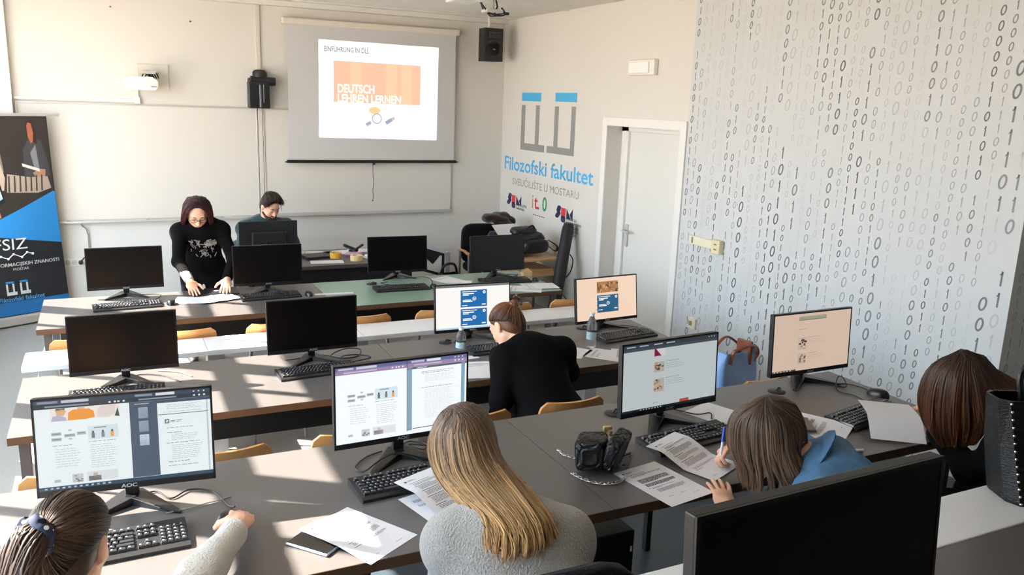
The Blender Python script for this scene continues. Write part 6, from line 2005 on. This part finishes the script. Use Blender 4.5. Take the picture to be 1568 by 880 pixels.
# --- girl with a ponytail at the lower left corner
HP = hair_mat('hair_dark', '#2e231d', '#57402f')
M_WSW = mat('sweater_white', '#dcd8cf', .95, var=.12, vscale=150, bump=.9, bscale=120, sheen=.4, spec=.1, stretch=(1, 1, 3))
J = dict(pel=(-.14, 1.44, .80), nk=(-.15, 1.86, 1.055), hd=(-.135, 2.045, 1.190), hf=(.40, .80, -.38), hu=(.12, .32, .92),
         sh=[(-.33, 1.88, 1.02), (.02, 1.80, 1.005)], el=[(-.42, 2.02, 1.03), (.15, 2.05, 1.03)], wr=[(-.43, 2.24, 1.012), (.285, 2.335, 1.010)],
         hand=[((.1, .9, -.05), (0, 0, -1), (1, .2, 0), (.2, .2, .2, .2)), ((.22, .95, -.14), (-.30, -.05, -.95), (-.95, .15, .1), (.42, .34, .34, .42), (.70, .45))], kn=[(-.25, 1.95, .74), (-.03, 1.95, .74)], an=[(-.25, 1.98, .27), (-.03, 1.98, .27)])
def bun_cap(t, org, hd, HF): pass
t, org, hd, HF, T = figure('girl with a dark ponytail in a white sweater moving the mouse at lower left', (-.14, 1.6, .1875), J, M_WSW, M_JEAN, folds=(.005, 28, 12), r_up=.064, r_lo=.044, topname='sweater', vox=.0052, cuff=(.95, .78))
r_, f_, u_ = HF
H = lambda a, b, d: hd + r_ * a + f_ * b + u_ * d
tie = H(-.012, -.125, .035)
def SK(a, e, g=.004):
    # a: azimuth from the face towards the right ear, e: elevation, on the skull
    return H((.076 + g) * math.cos(e) * math.sin(a), -.012 + (.094 + g) * math.cos(e) * math.cos(a), .030 + (.086 + g) * math.sin(e))
gd = []
for k in range(23):
    q = -2.95 + 5.9 * k / 22
    e0 = .62 - .30 * (abs(q) / 1.75) ** 2 if abs(q) < 1.6 else .36 - .75 * (abs(q) - 1.6)
    s = SK(q, e0) - u_ * .062 * max(0, (abs(q) - 1.5) / 1.45); tt = tie + r_ * (.016 * math.sin(q)) + u_ * (.016 * math.cos(q))
    m1 = V(s) * .60 + tt * .40; m2 = V(s) * .25 + tt * .75
    lift = lambda w, k_: hd + (w - hd) * k_
    gd.append([s, lift(m1, 1.22), lift(m2, 1.10), tt])
for k in range(14):
    q = 2.95 - 2.0 * k / 13
    s = SK(q, (.36 - .75 * (q - 1.6) if q > 1.6 else .34) - .42 * math.sin(math.pi * k / 13)); tt = tie + r_ * .014 - u_ * .008
    m1 = V(s) * .60 + tt * .40; m2 = V(s) * .25 + tt * .75
    gd.append([s, hd + (m1 - hd) * 1.22, hd + (m2 - hd) * 1.10, tt])
hair(t, org, gd, 1200, .0032, HP, 4, mass=0, capp=capprims(hd, HF, .007), spread=.003, tipcut=.02, seg=5)
gp = [[tie + r_ * x + u_ * z, tie + V(-.03, -.035, -.015) + r_ * x * 1.5 + u_ * z * 1.4, tie + V(-.06, -.07, -.075) + r_ * x * 1.7, tie + V(-.06, -.10, -.17) + r_ * x * 1.3, tie + V(-.045, -.11, -.26) + r_ * x * .6] for x, z in ((-.022, 0), (-.01, .014), (.004, .018), (.018, .008), (.022, -.008))]
hair(t, org, gp, 260, .0036, HP, 5, mass=.013, spread=.006, name='ponytail')
b = MB()
ring = []
ax = unit(V(-.035, -.035, .0)); e1 = unit(np.cross(ax, V(0, 0, 1))); e2 = np.cross(ax, e1)
for k in range(28):
    a = 2 * math.pi * k / 28; R = .034 + .004 * math.sin(7 * a)
    ring.append(tuple(tie - org + ax * (.006 + .005 * math.sin(5 * a)) + e1 * R * math.cos(a) + e2 * R * math.sin(a)))
b.tube(ring, [.016 + .003 * math.sin(6 * 2 * math.pi * k / 28) for k in range(28)], 10, closed=True)
m = mat('scrunchie_navy', '#1b2740', .8)
_n, _l = m.node_tree.nodes, m.node_tree.links
_v = _n.new('ShaderNodeTexVoronoi'); _v.inputs['Scale'].default_value = 55
_tc = _n.new('ShaderNodeTexCoord'); _l.new(_tc.outputs['Object'], _v.inputs['Vector'])
_r = _n.new('ShaderNodeValToRGB'); _r.color_ramp.interpolation = 'CONSTANT'; _r.color_ramp.elements[0].color = lin('#e4e2dd'); _r.color_ramp.elements[1].position = .30; _r.color_ramp.elements[1].color = lin('#1b2740')
_l.new(_v.outputs['Distance'], _r.inputs[0]); _l.new(_r.outputs[0], _n['Principled BSDF'].inputs['Base Color'])
b.build('scrunchie', m, t)

# --- woman in a black blazer with a bun, bowed over the middle row
M_BLZ = mat('blazer_black', '#070708', .85, var=.15, vscale=60, bump=.25, bscale=300, spec=.08)
J = dict(pel=(2.06, 3.61, .60), nk=(2.005, 3.88, .955), hd=(1.955, 4.015, 1.03), hf=(-.35, .70, -.75), hu=(-.15, .72, .62),
         sh=[(1.870, 3.83, .905), (2.190, 3.80, .915)], el=[(1.800, 3.74, .70), (2.245, 3.80, .80)], wr=[(1.93, 4.06, .856), (2.10, 4.14, .834)],
         hand=[((.3, .9, -.2), (0, 0, -1), (1, .2, 0), (.2, .2, .2, .2)), ((-.4, .9, -.05), (0, 0, -1), (-1, .2, 0), (.2, .2, .2, .2))], kn=[(1.92, 3.98, .53), (2.14, 3.98, .53)], an=[(1.92, 4.0, .08), (2.14, 4.0, .08)])
t, org, hd, HF, T = figure('woman with a brown bun in a black blazer, bowed over the middle row desk', (2.06, 3.7, 0), J, M_BLZ, M_DRK, folds=(.005, 18, 21), r_up=.062, r_lo=.046, torso=1.12, topname='blazer')
b = MB()
nk = V(J['nk']); ring = []
for k in range(20):
    a = 2 * math.pi * k / 20
    ring.append(tuple(nk - org + T[0] * .082 * math.cos(a) + T[1] * .074 * math.sin(a) + T[2] * (.012 - .016 * math.sin(a))))
b.tube(ring, .024, 8, .42, closed=True); b.build('collar', M_BLZ, t)
r_, f_, u_ = HF
H = lambda a, b, d: hd + r_ * a + f_ * b + u_ * d
bun = H(.012, -.092, .075)
gd = []
for k in range(23):
    q = -2.95 + 5.9 * k / 22
    e0 = .58 - .28 * (abs(q) / 1.75) ** 2 if abs(q) < 1.6 else .34 - .75 * (abs(q) - 1.6)
    s = H(.081 * math.cos(e0) * math.sin(q), -.012 + .099 * math.cos(e0) * math.cos(q), (.030 + .091 * math.sin(e0)) - .062 * max(0, (abs(q) - 1.5) / 1.45)); tt = bun + r_ * (.018 * math.sin(q)) + u_ * (.014 * math.cos(q))
    lift = lambda w, k_: hd + (w - hd) * k_
    gd.append([s, lift(V(s) * .6 + tt * .4, 1.2), lift(V(s) * .25 + tt * .75, 1.08), tt])
gd = gd[::-1]
for k in range(12):
    q = -2.95 + 2.0 * k / 11
    e0 = (.34 - .75 * (abs(q) - 1.6) if q < -1.6 else .34) - .40 * math.sin(math.pi * k / 11)
    s = H(.081 * math.cos(e0) * math.sin(q), -.012 + .099 * math.cos(e0) * math.cos(q), .030 + .091 * math.sin(e0)); tt = bun - r_ * .012
    gd.append([s, hd + (V(s) * .6 + tt * .4 - hd) * 1.2, hd + (V(s) * .25 + tt * .75 - hd) * 1.08, tt])
hair(t, org, gd, 800, .0036, hair_mat('hair_chestnut', '#432a1c', '#7a4d30'), 6, mass=0, capp=capprims(hd, HF, .008), spread=.003, tipcut=.02, seg=5)
b = MB()
for k in range(5):
    pts = []
    for i in range(20):
        a = i / 19 * 5.5 + k * 1.3; R = .032 - .004 * k + .003 * math.sin(3 * a)
        q = bun - f_ * (.014 + .008 * math.sin(a * 1.7 + k)) + (r_ * math.cos(a) + u_ * math.sin(a)) * R * (.55 + .45 * (k % 3) / 2)
        pts.append(tuple(q - org))
    b.tube(pts, [.004 + .009 * math.sin(math.pi * min(1, (i + .5) / 19)) for i in range(20)], 8)
b.ball(tuple(bun - f_ * .012 - org), .030)
o = b.build('hair_bun', MATS.setdefault('bun_brown', mat('bun_brown', '#5d3a25', .4, var=.5, vscale=70, stretch=(1, 6, 1))), t)
b = MB()
for k in range(7):
    a = -.9 + k * .3
    q0 = bun + r_ * (.035 * math.cos(a) + .012) + u_ * (.038 * math.sin(a) + .012) - f_ * .035
    q1 = q0 + r_ * .018 + u_ * .014 + f_ * .022
    b.tube([tuple(q0 - org), tuple((q0 + q1) / 2 + u_ * .012 - org), tuple(q1 - org)], .0042, 6)
b.tube([tuple(bun + r_ * .02 + u_ * .05 - f_ * .02 - org), tuple(bun + r_ * .06 + u_ * .02 - f_ * .02 - org)], .008, 8)
b.build('hair_claw', mat('claw_tortoise', '#4f4136', .25, var=.8, vscale=120), t)

# --- standing woman leaning on the farthest desk
J = dict(pel=(.655, 7.10, .86), nk=(.640, 6.98, 1.215), hd=(.618, 6.905, 1.318), hf=(-.02, -.80, -.58), hu=(0, -.52, .85),
         sh=[(.803, 6.97, 1.160), (.487, 6.97, 1.160)], el=[(.862, 6.80, .955), (.455, 6.80, .955)], wr=[(.775, 6.515, .848), (.508, 6.515, .848)],
         hand=[((-.22, -.85, -.42), (0, .35, -.9), (-.9, 0, 0), (.05, .05, .08, .1), (.2, .2)), ((.12, -.85, -.42), (0, .35, -.9), (.9, 0, 0), (.05, .05, .08, .1), (.2, .2))],
         kn=[(.755, 7.12, .48), (.555, 7.12, .48)], an=[(.755, 7.22, .08), (.555, 7.22, .08)], ft=(0, -1, 0))
# here "left" in the lists is the woman's own left, on the right of the picture
M_TSH = mat('tshirt_black', '#0b0a0c', .88, var=.15, vscale=60, bump=.2, bscale=200, spec=.08)
t, org, hd, HF, T = figure('woman with dark red hair and glasses in black, standing and leaning on the far desk', (.655, 7.12, 0), J, M_TSH, M_DRK, folds=(.003, 30, 31), r_up=.052, r_lo=.037, topname='shirt', vox=.0055, cuff=(.90, .62), torso=1.0, shw=.78)
r_, f_, u_ = HF
H = lambda a, b, d: hd + r_ * a + f_ * b + u_ * d
top = tuple(H(0, .02, .128))
gd = []
for s in (-1, 1):
    q = [[top, H(s * .062, .060, .090), H(s * .092, .060, -.01), H(s * .096, .050, -.10), H(s * .085, .045, -.19)],
         [top, H(s * .078, .03, .085), H(s * .100, .03, -.01), H(s * .106, .02, -.10), H(s * .100, .01, -.21)],
         [top, H(s * .075, -.03, .085), H(s * .095, -.03, -.01), H(s * .107, -.02, -.10), H(s * .110, -.01, -.21)],
         [top, H(s * .05, -.085, .07), H(s * .065, -.095, -.02), H(s * .08, -.07, -.11), H(s * .085, -.05, -.19)]]
    gd += q if s < 0 else q[::-1]
gd = gd[3::-1][::-1] + gd[4:]
hair(t, org, gd, 420, .0042, hair_mat('hair_auburn', '#30161a', '#5e2429'), 7, mass=.011, capp=capprims(hd, HF, .005, .022, .055), spread=.008, tipcut=.3, seg=5, puff=.008)
b = MB().use(mat('glasses_dark', '#2a1d1a', .3))
for s in (-1, 1):
    b.tube([tuple(H(s * .034 + .025 * math.cos(a), .100 - .002 * abs(math.cos(a)), .004 + .018 * math.sin(a)) - org) for a in np.linspace(0, 2 * math.pi, 17)[:-1]], .0022, 6, closed=True)
    b.tube([tuple(H(s * .059, .097, .006) - org), tuple(H(s * .080, .06, .008) - org), tuple(H(s * .082, .0, .008) - org)], .002, 6)
b.tube([tuple(H(-.009, .101, .006) - org), tuple(H(0, .104, .009) - org), tuple(H(.009, .101, .006) - org)], .002, 6)
b.build('glasses', None, t)
def brows_lips(t, org, H, lip, brow):
    b = MB()
    for s in (-1, 1): b.tube([tuple(H(s * .014, .092, .027) - org), tuple(H(s * .032, .090, .033) - org), tuple(H(s * .05, .078, .028) - org)], [.003, .0035, .002], 6)
    for s in (-1, 1): b.tube([tuple(H(s * .019, .093, .004) - org), tuple(H(s * .031, .0945, .0005) - org), tuple(H(s * .044, .088, .004) - org)], [.0016, .0022, .0014], 6)
    b.build('eyebrows', mat('brow_' + brow.strip('#'), brow, .7), t)
    b = MB().tube([tuple(H(-.022, .0835, -.070) - org), tuple(H(0, .0895, -.0695) - org), tuple(H(.022, .0835, -.070) - org)], [.002, .0055, .002], 8)
    b.build('lips', mat('lip_' + lip.strip('#'), lip, .45), t)
brows_lips(t, org, H, '#b5646a', '#3a2420')
# pale print on the shirt front
r0 = T
b = MB()
def onchest(u, v):
    mid = V(J['pel']) + (V(J['nk']) - V(J['pel'])) * v
    a = u / .16
    return mid + T[0] * u + T[1] * (.128 * math.sqrt(max(.05, 1 - min(.9, a * a))) + .018) - org
rdx = random.Random(5)
b.use(mat('print_cream', '#c9b9a4', .8))
for k in range(4):
    u0 = -.02 - k * .022
    b.quad(*[tuple(onchest(u, v)) for u, v in ((u0, .66), (u0 - .022, .66), (u0 - .022, .73), (u0, .73))])
b.use(mat('print_grey', '#8f8a86', .8))
for k in range(44):
    u, v = rdx.uniform(-.09, .09), rdx.uniform(.36, .76)
    P0, P1, P2 = onchest(u, v), onchest(u + rdx.uniform(-.02, .02), v + rdx.uniform(.02, .07)), onchest(u + rdx.uniform(-.03, .03), v + rdx.uniform(.03, .1))
    b.tube([tuple(P0), tuple(P1), tuple(P2)], .0034, 5)
b.build('shirt_print', None, t)
# grey wrist band of her right arm
el, wr = V(J['el'][1]), V(J['wr'][1])
v, f = sculpt([cap(el + (wr - el) * .58, el + (wr - el) * .93, .041, .034, .01)], .006); mesh_obj('sleeve_band', v, f, cloth('sleeve_grey', '#8f8c8a', scale=200), t, org, 1)

# --- man seated behind the teacher's desk
J = dict(pel=(1.30, 8.42, .62), nk=(1.355, 8.26, 1.035), hd=(1.395, 8.155, 1.195), hf=(.28, -.75, -.50), hu=(.1, -.35, .9),
         sh=[(1.555, 8.25, .975), (1.165, 8.27, .965)], el=[(1.60, 8.10, .835), (1.12, 8.14, .832)], wr=[(1.50, 7.95, .812), (1.20, 7.95, .812)],
         hand=[((-.3, -.9, -.05), (0, 0, -1), (-.9, 0, 0), (.2, .2, .2, .2)), ((.3, -.9, -.05), (0, 0, -1), (.9, 0, 0), (.2, .2, .2, .2))], kn=[(1.42, 8.04, .53), (1.22, 8.04, .53)], an=[(1.42, 8.02, .08), (1.22, 8.02, .08)], ft=(0, -1, 0))
t, org, hd, HF, T = figure('seated man with dark hair and a beard in a dark teal shirt behind a monitor', (1.30, 8.42, 0), J, cloth('shirt_teal', '#17393b', scale=200), M_DRK, folds=(.003, 30, 41), r_up=.062, topname='shirt', cuff=(.0, .0), vox=.006)
r_, f_, u_ = HF
H = lambda a, b, d: hd + r_ * a + f_ * b + u_ * d
gd = []
for k in range(9):
    a = math.pi * k / 8
    c, s = math.cos(a), math.sin(a)
    gd.append([H(.02 * c, -.07, .09), H(.06 * c, -.01, .075 + .055 * s), H(.082 * c, .045, .055 + .064 * s), H(.079 * c, .072, .050 + .052 * s)])
hair(t, org, gd, 420, .0046, hair_mat('hair_man', '#241b18', '#3a2c26'), 8, mass=.010, capp=capprims(hd, HF, .010, .036, .060), spread=.010, tipcut=.3, seg=5, puff=.012)
v, f = sculpt([ell(H(0, .047, -.087), (.046, .046, .038), .03, HF), cap(H(-.058, .012, -.062), H(-.026, .060, -.095), .020, .024, .03), cap(H(.058, .012, -.062), H(.026, .060, -.095), .020, .024, .03), cap(H(-.022, .088, -.054), H(.022, .088, -.054), .008, .008, .01),
               dig(H(0, .10, -.070), (.020, .018, .010), .01, HF)], .005)
mesh_obj('beard', v, f, mat('beard_dark', '#3a2b25', .9, bump=.5, bscale=400), t, org, 1)
brows_lips(t, org, H, '#a9685e', '#241b18')
